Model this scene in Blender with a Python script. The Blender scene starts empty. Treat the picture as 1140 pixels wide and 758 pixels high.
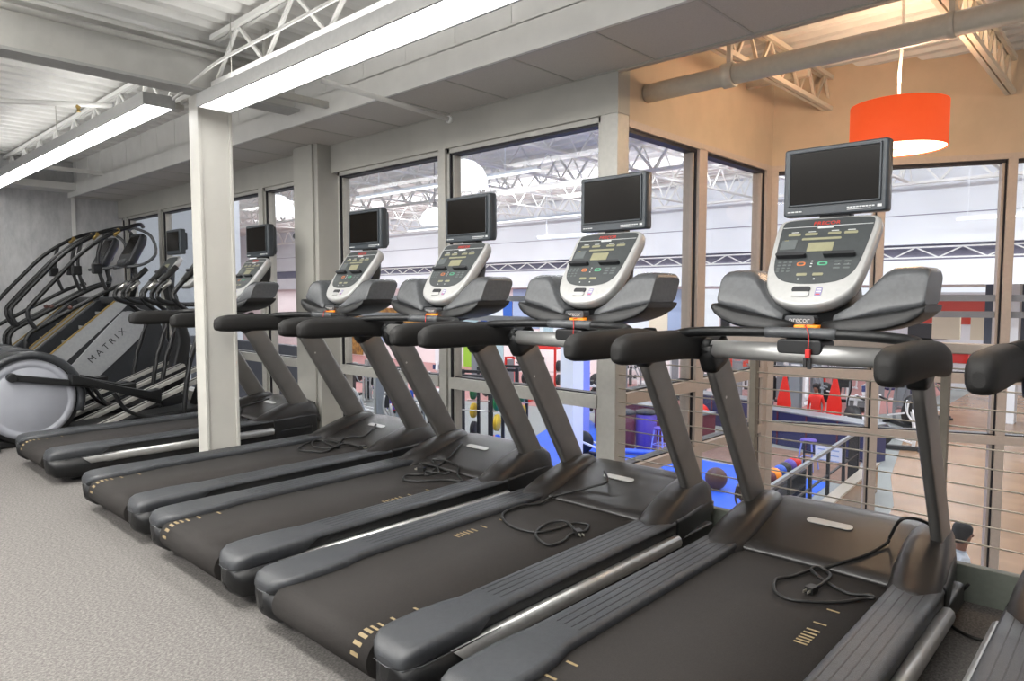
import bpy, bmesh, math, random
from mathutils import Vector, Matrix
random.seed(7)
C = bpy.context.scene.collection
# ------------------------------------------------------------------ camera, world, lights, exposure
H = 1.18
FPX = 770.7
cam = bpy.data.cameras.new('camera'); cam.sensor_width = 36; cam.lens = FPX/1140*36
cam.clip_start = 0.05; cam.clip_end = 200
co = bpy.data.objects.new('camera', cam); C.objects.link(co)
co.location = (0, 0, H); co.rotation_euler = (math.radians(90-3.89), 0, math.radians(43.03))
bpy.context.scene.camera = co
cam.dof.use_dof = False
vs = bpy.context.scene.view_settings
vs.view_transform = 'Standard'; vs.look = 'None'; vs.gamma = 1; vs.use_curve_mapping = False
vs.exposure = 0.0
w = bpy.data.worlds.new('world'); bpy.context.scene.world = w; w.use_nodes = True
w.node_tree.nodes['Background'].inputs[0].default_value = (0.93, 0.95, 1, 1)
w.node_tree.nodes['Background'].inputs[1].default_value = 0.6

def area(name, loc, size, power, col=(1, 1, 1), rot=(0, 0, 0)):
    l = bpy.data.lights.new(name, 'AREA'); l.shape = 'RECTANGLE'; l.size, l.size_y = size
    l.energy = power; l.color = col
    o = bpy.data.objects.new(name, l); C.objects.link(o); o.location = loc; o.rotation_euler = rot
    o['label'] = 'ceiling and fill lighting'; return o
# rows of tubes and added upward fills of the room outside the frame, and the lamps of the hall beyond the glass
area('room_lamp_and_fill', (-3, -1.6, 2.6), (7, .35), 210, (1, .98, .95))
# upward slots of the two hanging fixtures
area('fixture_uplight', (-1.7, 1.915, 2.40), (4.8, .12), 13, (1, .99, .97), (math.pi, 0, 0))
area('fixture_uplight', (-7.1, 1.745, 2.46), (4.6, .12), 9, (1, .99, .97), (math.pi, 0, 0))
area('room_lamp_and_fill', (-3, 0.3, 2.45), (6, .3), 170, (1, .99, .97), (math.pi, 0, 0))  # upward fill, added to brighten the roof deck
area('room_lamp_and_fill', (-3, -1.6, 2.45), (6, .3), 170, (1, .99, .97), (math.pi, 0, 0))  # second added upward fill for the deck
area('room_lamp_and_fill', (-3, 0.3, 2.4), (6, .35), 120, (1, .98, .95))
# added soft fill behind the camera
area('rear_fill', (-3.5, -3.9, 1.5), (9, 2.4), 95, (.98, .98, 1), (math.radians(104), 0, 0))
# tube rows of the hall beyond the glass, with added ceiling and wall fills
for (x, y, z, L, e) in ((-16, 6.2, 4.5, 30, 550), (-16, 12.0, 4.4, 34, 1100), (-20, 19.5, 4.0, 38, 1300), (-46, 14, 4.4, 24, 1200), (1, 13, 4.5, 8, 260), (0, 21, 4.0, 10, 500),
                        (-36, 27.6, 1.44, 40, 700), (-3, 31, 1.44, 18, 500), (-3, 38, 1.44, 18, 500)):
    area('hall_lamp_and_fill', (x, y, z), (L, .12), e, (.97, .98, 1))
    if z > 2: area('hall_lamp_and_fill', (x, y, z+.12), (L, .12), e*.22, (.97, .98, 1), (math.pi, 0, 0))  # upward copy added to brighten the hall ceiling
area('hall_wall_fill', (-20, 20.5, 5.2), (44, .15), 1050, (.97, .98, 1), (math.radians(72), 0, 0))  # added strip, tilted to brighten the upper hall wall
# blue stage flood over the training mats
_l = bpy.data.lights.new('mat_flood', 'SPOT'); _l.energy = 1500; _l.color = (.12, .3, 1); _l.spot_size = math.radians(75); _l.spot_blend = .6; _l.shadow_soft_size = .05
_o = bpy.data.objects.new('mat_flood', _l); C.objects.link(_o); _o.location = (-10, 14, 4.6)

# ------------------------------------------------------------------ picture rays (only to find real positions)
def _ray(x, y):
    yaw, pit = math.radians(43.03), math.radians(3.89)
    f = Vector((-math.sin(yaw)*math.cos(pit), math.cos(yaw)*math.cos(pit), -math.sin(pit)))
    r = Vector((math.cos(yaw), math.sin(yaw), 0)); d = f.cross(r)
    return f + r*((x-570)/FPX) + d*((y-379)/FPX)
def atY(x, y, Y):
    r = _ray(x, y); t = Y/r.y; return Vector((r.x*t, Y, H+r.z*t))
def atX(x, y, X):
    r = _ray(x, y); t = X/r.x; return Vector((X, r.y*t, H+r.z*t))
def atZ(x, y, Z):
    r = _ray(x, y); t = (Z-H)/r.z; return Vector((r.x*t, r.y*t, Z))

# ------------------------------------------------------------------ materials
def srgb(h):
    h = h.lstrip('#'); v = [int(h[i:i+2], 16)/255 for i in (0, 2, 4)]
    return tuple((c/12.92 if c <= .04045 else ((c+.055)/1.055)**2.4) for c in v)+(1,)
M = {}
def mat(name, col, rough=.5, metal=0, noise=0, nscale=40, bump=0, bscale=200, emit=0, ecol=None, spec=.5, col2=None, coat=0):
    m = bpy.data.materials.new(name); m.use_nodes = True; nt = m.node_tree; b = nt.nodes['Principled BSDF']
    c = srgb(col)
    b.inputs['Base Color'].default_value = c; b.inputs['Roughness'].default_value = rough
    b.inputs['Metallic'].default_value = metal; b.inputs['Specular IOR Level'].default_value = spec
    if coat: b.inputs['Coat Weight'].default_value = coat; b.inputs['Coat Roughness'].default_value = .1
    tc = nt.nodes.new('ShaderNodeTexCoord')
    n = nt.nodes.new('ShaderNodeTexNoise'); n.inputs['Scale'].default_value = nscale; n.inputs['Detail'].default_value = 4
    nt.links.new(tc.outputs['Object'], n.inputs['Vector'])
    r = nt.nodes.new('ShaderNodeValToRGB')
    k = noise if noise else .03
    c2 = srgb(col2) if col2 else tuple(min(1, v*(1+k)) for v in c[:3])+(1,)
    c1 = c if col2 else tuple(v*(1-k) for v in c[:3])+(1,)
    r.color_ramp.elements[0].color = c1; r.color_ramp.elements[1].color = c2
    r.color_ramp.elements[0].position = .38; r.color_ramp.elements[1].position = .62
    nt.links.new(n.outputs['Fac'], r.inputs['Fac']); nt.links.new(r.outputs['Color'], b.inputs['Base Color'])
    if bump:
        n2 = nt.nodes.new('ShaderNodeTexNoise'); n2.inputs['Scale'].default_value = bscale; n2.inputs['Detail'].default_value = 2
        nt.links.new(tc.outputs['Object'], n2.inputs['Vector'])
        bp = nt.nodes.new('ShaderNodeBump'); bp.inputs['Strength'].default_value = bump; bp.inputs['Distance'].default_value = .004
        nt.links.new(n2.outputs['Fac'], bp.inputs['Height']); nt.links.new(bp.outputs['Normal'], b.inputs['Normal'])
    if emit:
        b.inputs['Emission Color'].default_value = srgb(ecol or col); b.inputs['Emission Strength'].default_value = emit
    M[name] = m; return m
mat('black_plastic', '#0e0f10', .42, noise=.12, nscale=120, bump=.15, bscale=600)
mat('dark_plastic', '#282a2d', .38, noise=.08, nscale=60, bump=.2, bscale=700)
mat('hood_plastic', '#1e1c1b', .3, noise=.06, nscale=30, bump=.15, bscale=700)
mat('rail_plastic', '#303235', .42, noise=.1, nscale=50, bump=.25, bscale=500)
mat('pod_plastic', '#4c4e50', .27, noise=.06, nscale=60, bump=.15, bscale=700)
mat('belt_rubber', '#262321', .78, noise=.16, nscale=260, bump=.35, bscale=500, spec=.3)
mat('belt_mark', '#7c6c4e', .7, noise=.1)
mat('grip_rubber', '#1a1918', .55, noise=.1, nscale=200, bump=.4, bscale=700, spec=.35)
mat('aluminium', '#b4b4b2', .38, .6, noise=.05, nscale=12)
mat('upright_metal', '#7c7a77', .38, .75, noise=.05, nscale=9)
mat('silver_paint', '#b0b0ae', .32, .25, noise=.03)
mat('face_dark', '#3d4142', .4, noise=.05)
mat('face_key', '#5b6060', .45)
mat('lcd', '#8d8b70', .3)
mat('orange_key', '#c9733c', .5); mat('green_key', '#4fa07a', .5); mat('red_print', '#c5392d', .5)
mat('white_print', '#c9cbcb', .5); mat('yellow_print', '#c9b845', .5); mat('purple_print', '#857fa0', .5)
mat('tv_bezel', '#343a3f', .35, noise=.04, bump=.1, bscale=600)
mat('tv_screen', '#120f0c', .2, spec=.12)
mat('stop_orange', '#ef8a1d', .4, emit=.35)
mat('red_plastic', '#c0201c', .4)
mat('cord_black', '#0d0d0c', .5)
mat('plug_metal', '#b8b3a6', .3, .8)
mat('chrome', '#c9c7c1', .28, 1)
mat('disc_grey', '#8a8c93', .45, noise=.03, nscale=8)
mat('climber_silver', '#9fa1a3', .4, .3, noise=.04)
mat('climber_gold', '#9a8248', .4, .4)
mat('climber_step', '#2a2826', .6, noise=.2)
mat('white_paint', '#dcdbd7', .55, noise=.03, nscale=6)
mat('deck_white', '#dad9d5', .6, noise=.05, nscale=5)
mat('column_paint', '#b5b3ac', .5, noise=.02, nscale=8, bump=.05, bscale=90)
mat('beam_paint', '#bdbcb7', .6, noise=.04, nscale=10)
mat('fascia_paint', '#a9a79f', .7, noise=.04, nscale=4)
mat('trim_metal', '#b3b1aa', .45, .2, noise=.03)
mat('alcove_paint', '#c4b198', .75, noise=.04, nscale=5)
mat('alcove_metal', '#bcaea2', .5, .1, noise=.03)
mat('gasket', '#15141c', .5)
mat('pipe_paint', '#c9bfae', .45, noise=.03)
mat('curb_paint', '#73786f', .6, noise=.05)
mat('cable_steel', '#b9b1a3', .35, .5)
mat('post_paint', '#7f776a', .5, noise=.04)
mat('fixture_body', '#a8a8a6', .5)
mat('shade_orange', '#e5562a', .7, emit=.42, ecol='#ff5a22')
mat('gym_white', '#e9edf2', .7, noise=.03, nscale=.6)
mat('gym_pinkwhite', '#efe4e4', .7, noise=.03, nscale=.6)
mat('gym_grey', '#5f6068', .6, noise=.04, nscale=2)
mat('gym_slate', '#4a5262', .6)
mat('gym_band', '#8a8698', .7)
mat('gym_deck', '#e6e5e2', .7, noise=.05, nscale=2)
mat('joist_white', '#e6e6e3', .5)
mat('wood_floor', '#94775c', .25, noise=.1, nscale=2)
mat('grey_floor', '#8b908f', .6, noise=.06, nscale=20)
mat('pink_floor', '#b07f7c', .6, noise=.08, nscale=12)
mat('brown_floor', '#7d6355', .6, noise=.1, nscale=6)
mat('mat_blue', '#1c5ed2', .5, noise=.08, nscale=6)
mat('red_wall', '#c8402f', .6, noise=.04); mat('blue_panel', '#2c62bd', .5); mat('teal_panel', '#a9c8cf', .4)
mat('pale_blue', '#9fb4d6', .5, noise=.05); mat('lime_panel', '#93c23c', .6, noise=.04); mat('beige_panel', '#e3dcc4', .6)
mat('gold_mural', '#a8803c', .6, noise=.35, nscale=3, col2='#6d4a22')
mat('navy', '#23285a', .5); mat('maroon', '#5e1c33', .5); mat('steel_grey', '#8f959b', .4, .4); mat('gym_black', '#222326', .5)
mat('bright_red', '#d8291e', .5); mat('white_plastic', '#e8e8ea', .4); mat('plate_green', '#1d7a3f', .5); mat('plate_yellow', '#d9b21e', .5)
mat('plate_blue', '#1f55c4', .5); mat('violet', '#5a46a8', .5); mat('peri', '#8f9df0', .5); mat('skin', '#8a5f4c', .6); mat('hair', '#1c1b1d', .8)
mat('shirt_white', '#cdd6e2', .8, bump=.2, bscale=60); mat('trouser', '#3a3d4a', .8); mat('brown_leather', '#4a2a22', .5)
mat('ramp_silver', '#c4c2bc', .35, .55)
mat('screen_blue', '#35406e', .3); mat('frost_stripe', '#94969b', .6)
def emis(name, col, s):
    m = bpy.data.materials.new(name); m.use_nodes = True; nt = m.node_tree; nt.nodes.clear()
    e = nt.nodes.new('ShaderNodeEmission'); e.inputs[0].default_value = srgb(col); e.inputs[1].default_value = s
    o = nt.nodes.new('ShaderNodeOutputMaterial'); nt.links.new(e.outputs[0], o.inputs[0]); M[name] = m
emis('tube_light', '#fffefc', 12); emis('tube_far', '#fbfcff', 2.2); emis('dome_light', '#fdfdff', 1.6)
emis('pendant_light', '#ffe2b8', 6.0); emis('sky_window', '#f4f7ff', 1.1)
def glass():
    m = bpy.data.materials.new('glass'); m.use_nodes = True; nt = m.node_tree; nt.nodes.clear()
    t = nt.nodes.new('ShaderNodeBsdfTransparent'); t.inputs[0].default_value = (.96, .97, .98, 1)
    g = nt.nodes.new('ShaderNodeBsdfGlossy'); g.inputs['Roughness'].default_value = .02
    lw = nt.nodes.new('ShaderNodeLayerWeight'); lw.inputs[0].default_value = .5
    pw_ = nt.nodes.new('ShaderNodeMath'); pw_.operation = 'POWER'; pw_.inputs[1].default_value = 5
    f = nt.nodes.new('ShaderNodeMath'); f.operation = 'MULTIPLY_ADD'; f.inputs[1].default_value = .6; f.inputs[2].default_value = .025
    nt.links.new(lw.outputs['Facing'], pw_.inputs[0]); nt.links.new(pw_.outputs[0], f.inputs[0])
    x = nt.nodes.new('ShaderNodeMixShader'); o = nt.nodes.new('ShaderNodeOutputMaterial')
    nt.links.new(f.outputs[0], x.inputs[0]); nt.links.new(t.outputs[0], x.inputs[1]); nt.links.new(g.outputs[0], x.inputs[2])
    nt.links.new(x.outputs[0], o.inputs[0]); M['glass'] = m
glass()
def carpet():
    m = bpy.data.materials.new('carpet'); m.use_nodes = True; nt = m.node_tree; b = nt.nodes['Principled BSDF']
    tc = nt.nodes.new('ShaderNodeTexCoord')
    n = nt.nodes.new('ShaderNodeTexNoise'); n.inputs['Scale'].default_value = 120; n.inputs['Detail'].default_value = 6; n.inputs['Roughness'].default_value = .8
    mp = nt.nodes.new('ShaderNodeMapping'); mp.inputs['Scale'].default_value = (1, .7, 1); mp.inputs['Rotation'].default_value = (0, 0, .5)
    nt.links.new(tc.outputs['Object'], mp.inputs[0]); nt.links.new(mp.outputs[0], n.inputs['Vector'])
    r = nt.nodes.new('ShaderNodeValToRGB')
    e = r.color_ramp.elements; e[0].position = .36; e[0].color = srgb('#504e4b'); e[1].position = .64; e[1].color = srgb('#807d79')
    x = e.new(.5); x.color = srgb('#676462')
    nt.links.new(n.outputs['Fac'], r.inputs['Fac'])
    nt.links.new(r.outputs['Color'], b.inputs['Base Color']); b.inputs['Roughness'].default_value = .95
    b.inputs['Specular IOR Level'].default_value = .1
    bp = nt.nodes.new('ShaderNodeBump'); bp.inputs['Strength'].default_value = .35; bp.inputs['Distance'].default_value = .004
    nt.links.new(n.outputs['Fac'], bp.inputs['Height']); nt.links.new(bp.outputs['Normal'], b.inputs['Normal']); M['carpet'] = m
carpet()
def wallpaper(name, ca, cb, sc=(3, 3, 1.2)):
    m = bpy.data.materials.new(name); m.use_nodes = True; nt = m.node_tree; b = nt.nodes['Principled BSDF']
    tc = nt.nodes.new('ShaderNodeTexCoord'); mp = nt.nodes.new('ShaderNodeMapping'); mp.inputs['Scale'].default_value = sc
    n = nt.nodes.new('ShaderNodeTexNoise'); n.inputs['Scale'].default_value = 3; n.inputs['Detail'].default_value = 8; n.inputs['Roughness'].default_value = .7
    nt.links.new(tc.outputs['Object'], mp.inputs[0]); nt.links.new(mp.outputs[0], n.inputs['Vector'])
    r = nt.nodes.new('ShaderNodeValToRGB'); e = r.color_ramp.elements
    e[0].position = .35; e[0].color = srgb(ca); e[1].position = .7; e[1].color = srgb(cb)
    nt.links.new(n.outputs['Fac'], r.inputs['Fac']); nt.links.new(r.outputs['Color'], b.inputs['Base Color']); b.inputs['Roughness'].default_value = .7
    M[name] = m
wallpaper('wallpaper', '#a4a4a4', '#c2c2c1'); wallpaper('soffit_tile', '#bdb8b3', '#cbc6c1', (60, 60, 60))

# ------------------------------------------------------------------ mesh builder
def smoothpath(P, k=5, closed=False):
    P = [Vector(p) for p in P]; out = []; n = len(P)
    rng = range(n if closed else n-1)
    for i in rng:
        if closed: a, b, c, d = P[(i-1) % n], P[i], P[(i+1) % n], P[(i+2) % n]
        else: a, b, c, d = P[max(i-1, 0)], P[i], P[i+1], P[min(i+2, n-1)]
        for j in range(k):
            t = j/k
            out.append(.5*((2*b)+(-a+c)*t+(2*a-5*b+4*c-d)*t*t+(-a+3*b-3*c+d)*t**3))
    if not closed: out.append(P[-1])
    return out
class MB:
    def __init__(s): s.v = []; s.f = []; s.m = []; s.sm = []; s.cur = 0; s.mats = []; s.xf = None
    def use(s, name):
        if name not in s.mats: s.mats.append(name)
        s.cur = s.mats.index(name); return s
    def add(s, vs, fs, smooth=False):
        o = len(s.v)
        for p in vs:
            p = Vector(p)
            if s.xf: p = s.xf @ p
            s.v.append(tuple(p))
        for f in fs: s.f.append([o+i for i in f]); s.m.append(s.cur); s.sm.append(smooth)
        return s
    def box(s, x0, x1, y0, y1, z0, z1):
        vs = [(x, y, z) for z in (z0, z1) for y in (y0, y1) for x in (x0, x1)]
        return s.add(vs, [(0, 2, 3, 1), (4, 5, 7, 6), (0, 1, 5, 4), (2, 6, 7, 3), (0, 4, 6, 2), (1, 3, 7, 5)])
    def prism(s, pts, ax, a, b, smooth=False):
        n = len(pts)
        def P(u, v, c): return {'x': (c, u, v), 'y': (u, c, v), 'z': (u, v, c)}[ax]
        vs = [P(u, v, a) for u, v in pts]+[P(u, v, b) for u, v in pts]
        fs = [(i, (i+1) % n, n+(i+1) % n, n+i) for i in range(n)]
        s.add(vs, fs, smooth); o = len(s.v)-2*n
        s.f.append([o+i for i in range(n)][::-1]); s.m.append(s.cur); s.sm.append(False)
        s.f.append([o+n+i for i in range(n)]); s.m.append(s.cur); s.sm.append(False)
        return s
    def loft(s, rings, cap=True, smooth=True):
        n = len(rings[0]); vs = [p for r in rings for p in r]; fs = []
        for k in range(len(rings)-1):
            for i in range(n): fs.append((k*n+i, k*n+(i+1) % n, (k+1)*n+(i+1) % n, (k+1)*n+i))
        s.add(vs, fs, smooth)
        if cap:
            o = len(s.v)-len(vs)
            s.f.append([o+i for i in range(n)][::-1]); s.m.append(s.cur); s.sm.append(False)
            s.f.append([o+(len(rings)-1)*n+i for i in range(n)]); s.m.append(s.cur); s.sm.append(False)
        return s
    def tube(s, path, r, n=8, closed=False, flat=1.0, up=(0, 0, 1)):
        P = [Vector(p) for p in path]; rings = []; L = len(P)
        for i, p in enumerate(P):
            if closed: t = P[(i+1) % L]-P[i-1]
            else: t = P[min(i+1, L-1)]-P[max(i-1, 0)]
            if t.length < 1e-9: t = Vector((0, 1, 0))
            t.normalize(); u = Vector(up)
            if abs(t.dot(u)) > .97: u = Vector((1, 0, 0)) if abs(t.x) < .9 else Vector((0, 1, 0))
            a = t.cross(u).normalized(); b = a.cross(t).normalized()
            rr = r[i] if isinstance(r, (list, tuple)) else r
            rings.append([p+a*math.cos(2*math.pi*k/n)*rr+b*math.sin(2*math.pi*k/n)*rr*flat for k in range(n)])
        if closed: rings.append(rings[0]); return s.loft(rings, False)
        return s.loft(rings)
    def bar(s, p, q, w, h=None, up=(0, 0, 1)):
        h = h or w; p = Vector(p); q = Vector(q); t = (q-p).normalized(); u = Vector(up)
        if abs(t.dot(u)) > .97: u = Vector((0, 1, 0))
        a = t.cross(u).normalized()*w/2; b = a.cross(t).normalized()*h/2
        vs = [c+x*a+y*b for c in (p, q) for x, y in ((-1, -1), (1, -1), (1, 1), (-1, 1))]
        return s.add(vs, [(3, 2, 1, 0), (4, 5, 6, 7), (0, 1, 5, 4), (1, 2, 6, 5), (2, 3, 7, 6), (3, 0, 4, 7)])
    def lathe(s, prof, c, ax='z', n=24, smooth=True, cap=True):
        c = Vector(c); rings = []
        for r, h in prof:
            ring = []
            for k in range(n):
                a = 2*math.pi*k/n; u, v = r*math.cos(a), r*math.sin(a)
                ring.append(c+Vector({'x': (h, u, v), 'y': (u, h, v), 'z': (u, v, h)}[ax]))
            rings.append(ring)
        return s.loft(rings, cap, smooth)
    def ball(s, c, r, n=14, sc=(1, 1, 1)):
        prof = [(max(.001, math.sin(math.pi*k/8))*r, -math.cos(math.pi*k/8)*r) for k in range(9)]
        o = s.xf; c = Vector(c); T = Matrix.Translation(c) @ Matrix.Diagonal((*sc, 1))
        s.xf = (o @ T) if o else T; s.lathe(prof, (0, 0, 0), 'z', n); s.xf = o; return s
    def build(s, name, m=None, parent=None, bevel=0, seg=2, loc=None):
        me = bpy.data.meshes.new(name); me.from_pydata(s.v, [], s.f)
        names = s.mats if s.mats else [m]
        for k in names: me.materials.append(M[k])
        for i, p in enumerate(me.polygons): p.material_index = s.m[i] if s.mats else 0; p.use_smooth = s.sm[i]
        me.update()
        bm = bmesh.new(); bm.from_mesh(me); bmesh.ops.recalc_face_normals(bm, faces=bm.faces); bm.to_mesh(me); bm.free()
        o = bpy.data.objects.new(name, me); C.objects.link(o)
        if parent: o.parent = parent
        if loc: o.location = loc
        if bevel:
            b = o.modifiers.new('bevel', 'BEVEL'); b.width = bevel; b.segments = seg; b.limit_method = 'ANGLE'; b.angle_limit = math.radians(35)
            for p in me.polygons: p.use_smooth = True
            wn = o.modifiers.new('wn', 'WEIGHTED_NORMAL'); wn.keep_sharp = False
        return o
def rrect(cx, cy, w, h, r, k=4):
    out = []
    for sx, sy, a0 in ((1, 1, 0), (-1, 1, 90), (-1, -1, 180), (1, -1, 270)):
        for j in range(k+1):
            a = math.radians(a0+90*j/k); out.append((cx+sx*(w/2-r)+r*math.cos(a), cy+sy*(h/2-r)+r*math.sin(a)))
    return out
def thing(name, loc, label, cat, group=None, rz=0):
    o = bpy.data.objects.new(name, None); C.objects.link(o); o.location = loc; o.rotation_euler.z = rz
    o.empty_display_size = .1
    o['label'] = label; o['category'] = cat
    if group: o['group'] = group
    return o
def tag(o, label, cat, group=None):
    o['label'] = label; o['category'] = cat
    if group: o['group'] = group
    return o
def struct(o): o['kind'] = 'structure'; return o
def copy_tree(o, parent=None):
    c = o.copy(); C.objects.link(c)
    if parent: c.parent = parent
    for ch in [k for k in C.objects if k.parent == o]: copy_tree(ch, c)
    return c
def text_mesh(name, body, size, material, parent, mtx, extrude=.0006, sx=1.0):
    cu = bpy.data.curves.new(name, 'FONT'); cu.body = body; cu.size = size; cu.extrude = extrude
    cu.align_x = 'CENTER'; cu.align_y = 'CENTER'; cu.space_character = sx
    t = bpy.data.objects.new(name, cu); C.objects.link(t)
    dg = bpy.context.evaluated_depsgraph_get(); me = bpy.data.meshes.new_from_object(t.evaluated_get(dg))
    bpy.data.objects.remove(t); me.materials.clear(); me.materials.append(M[material])
    o = bpy.data.objects.new(name, me); C.objects.link(o); o.parent = parent; o.matrix_local = mtx
    return o

# ------------------------------------------------------------------ room shell
YW = 3.15; SOF = 2.37; DECK = 2.80; AX = -2.165
struct(MB().box(-9.95, 2.6, -4, 3.2, -.2, 0).build('floor', 'carpet'))
struct(MB().box(-10.1, -9.95, -4, 3.3, 0, DECK).build('wall_left', 'wallpaper'))
b = MB().box(-9.95, -9.93, 2.62, 2.66, 0, 2.4)
struct(b.build('trim_1', 'white_paint'))
struct(MB().box(-9.95, -9.6, -4, 2.6, 2.42, 2.5).build('trim_2', 'white_paint'))
# corrugated roof deck, ribs running away towards the glass
def deck(name, x0, x1, y0, y1, z, material, pitch=.19, along='y', depth=.045):
    pts = []; L = (x1-x0) if along == 'y' else (y1-y0); s0 = x0 if along == 'y' else y0
    n = int(L/pitch)
    for i in range(n):
        a = s0+i*pitch; pts += [(a, z), (a+pitch*.35, z), (a+pitch*.5, z+depth), (a+pitch*.85, z+depth)]
    m = MB(); q0, q1 = (y0, y1) if along == 'y' else (x0, x1)
    vs = []
    for c in (q0, q1):
        for u, v in pts: vs.append((u, c, v) if along == 'y' else (c, u, v))
    k = len(pts); m.add(vs, [(i, i+1, k+i+1, k+i) for i in range(k-1)])
    return struct(m.build(name, material))
deck('ceiling', -10.1, 3, -4, 3.16, DECK, 'deck_white')
deck('ceiling_stair', -2.3, 4, 3.16, 8.2, DECK, 'deck_white', .16, 'x')
# joists
def truss(m, p, q, h, pitch=.32, cw=.05, ww=.018):
    p = Vector(p); q = Vector(q); L = (q-p).length; t = (q-p)/L; n = max(2, int(L/pitch)); up = Vector((0, 0, h))
    side = t.cross(Vector((0, 0, 1))).normalized()
    for z, hh in ((0, cw*.6), (h, cw*.6)):
        for s in (-1, 1): m.bar(p+Vector((0, 0, z))+side*s*cw*.35, q+Vector((0, 0, z))+side*s*cw*.35, cw*.5, hh)
    for i in range(n):
        a = p+t*(L*i/n); mid = p+t*(L*(i+.5)/n)+up; c = p+t*(L*(i+1)/n)
        m.bar(a, mid, ww); m.bar(mid, c, ww)
    return m
for i, (y, x0, x1) in enumerate(((1.88, -9.9, -4.55), (1.88, -4.35, 2), (.35, -9.9, -4.55), (.35, -4.35, 2))):
    struct(truss(MB(), (x0, y+.08, 2.47), (x1, y+.08, 2.47), .28, .58, .05, .018).build('roof_joist', 'white_paint'))
# girder that rests on the column
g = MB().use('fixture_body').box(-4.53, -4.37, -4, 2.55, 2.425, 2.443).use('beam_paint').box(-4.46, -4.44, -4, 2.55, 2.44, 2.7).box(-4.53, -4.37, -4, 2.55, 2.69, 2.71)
g.tube([(-4.36, -4, 2.64), (-4.36, 2.5, 2.64)], .018, 8)
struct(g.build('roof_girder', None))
# column
c = MB().box(-4.585, -4.45, 1.885, 1.905, 0, 2.43).box(-4.585, -4.45, 2.085, 2.105, 0, 2.43).box(-4.575, -4.462, 1.9, 2.09, 0, 2.43)
c.box(-4.6, -4.43, 1.87, 2.12, 0, .012)
struct(c.build('column', 'column_paint', bevel=.003))
# soffit along the glass, its fascia channel, and the bulkhead above
struct(MB().box(-9.95, 3, 2.61, YW, SOF, SOF+.02).build('ceiling_soffit', 'soffit_tile'))
s = MB()
for k in range(-8, 16): s.box(-1.94-.52*k-.006, -1.94-.52*k+.006, 2.62, YW, SOF-.004, SOF)
s.box(-9.95, 3, 2.612, 2.63, SOF-.005, SOF).box(-9.95, 3, YW-.012, YW, SOF-.004, SOF)
struct(s.build('trim_3', 'trim_metal'))
s = MB().box(-9.95, 3, 2.59, 2.61, SOF-.01, SOF+.14).box(-9.95, 3, 2.59, 2.66, SOF+.135, SOF+.15)
struct(s.build('trim_4', 'white_paint'))
s = MB().box(-9.95, 3, 2.66, 2.70, SOF+.12, DECK)
for k in range(30): s.box(-9.8+k*.43, -9.8+k*.43+.004, 2.656, 2.66, SOF+.15, DECK)
struct(s.build('wall_bulkhead', 'white_paint'))
# soffit edge over the stair opening
struct(MB().box(AX, 3, YW, YW+.03, SOF-.01, SOF+.12).build('trim_5', 'alcove_metal'))
# little sprinkler pipes and a bracket under the deck
def pipe(name, pts, r, m='pipe_paint', **k):
    return MB().tube(pts, r, 10).build(name, m)
p1 = atY(500, 133, 3.0); p0 = atX(356, 89, p1.x)
p = thing('sprinkler_pipe', tuple(p1), 'thin white sprinkler pipe sticking out below the grey soffit tiles', 'pipe')
MB().tube([p0-p1, (0, 0, 0)], .016, 8).build('pipe_run', 'white_paint', p)
MB().lathe([(.024, 0), (.024, .02), (.012, .03)], (0, -.01, 0), 'y', 10).build('end_fitting', 'white_paint', p)
q = atY(328, 116, 2.35)
tag(MB().box(q.x-.02, q.x+.02, 2.15, 2.6, q.z+.02, q.z+.06).box(q.x-.02, q.x+.02, 2.15, 2.18, q.z+.02, DECK).build('ceiling_bracket', 'trim_metal'),
    'short flat grey bracket between light and soffit, right of the column', 'bracket')
q = atY(92, 193, 2.4)
tag(MB().box(q.x-.02, q.x+.03, 1.9, 2.6, q.z, q.z+.04).build('cross_rail', 'white_paint'), 'white cross rail near the far left wall below the roof', 'rail')

# hanging fluorescent lights
def fixture(x0, x1, y0, y1, z, label, wires, n):
    t = thing('fluorescent_light', ((x0+x1)/2, (y0+y1)/2, z), label, 'ceiling light', 'long hanging fluorescent lights')
    hx, hy = (x1-x0)/2, (y1-y0)/2
    b = MB().box(-hx, hx, -hy-.012, -hy, -.002, .075).box(-hx, hx, hy, hy+.012, -.002, .075).box(-hx, hx, -hy, hy, .06, .075)
    b.box(-hx-.012, -hx, -hy-.012, hy+.012, -.002, .075).box(hx, hx+.012, -hy-.012, hy+.012, -.002, .075)
    b.build('housing', 'fixture_body', t)
    L = 2*hx/n
    for k in range(n):
        MB().box(-hx+k*L+.005, -hx+(k+1)*L-.005, -hy, hy, .004, .012).build('diffuser', 'tube_light', t)
    for wx in wires:
        MB().tube([(wx, 0, .075), (wx, 0, DECK-z-.004)], .003, 5).build('suspension_wire', 'trim_metal', t)
    return t
fixture(-4.27, .8, 1.82, 2.01, 2.30, 'long glowing fluorescent light beginning above the white column', (-2.3, 0, 2.3), 4)
fixture(-9.6, -4.69, 1.66, 1.83, 2.36, 'long glowing fluorescent light at the left, ending short of the girder', (-2, 0.2, 2.2), 6)
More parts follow.
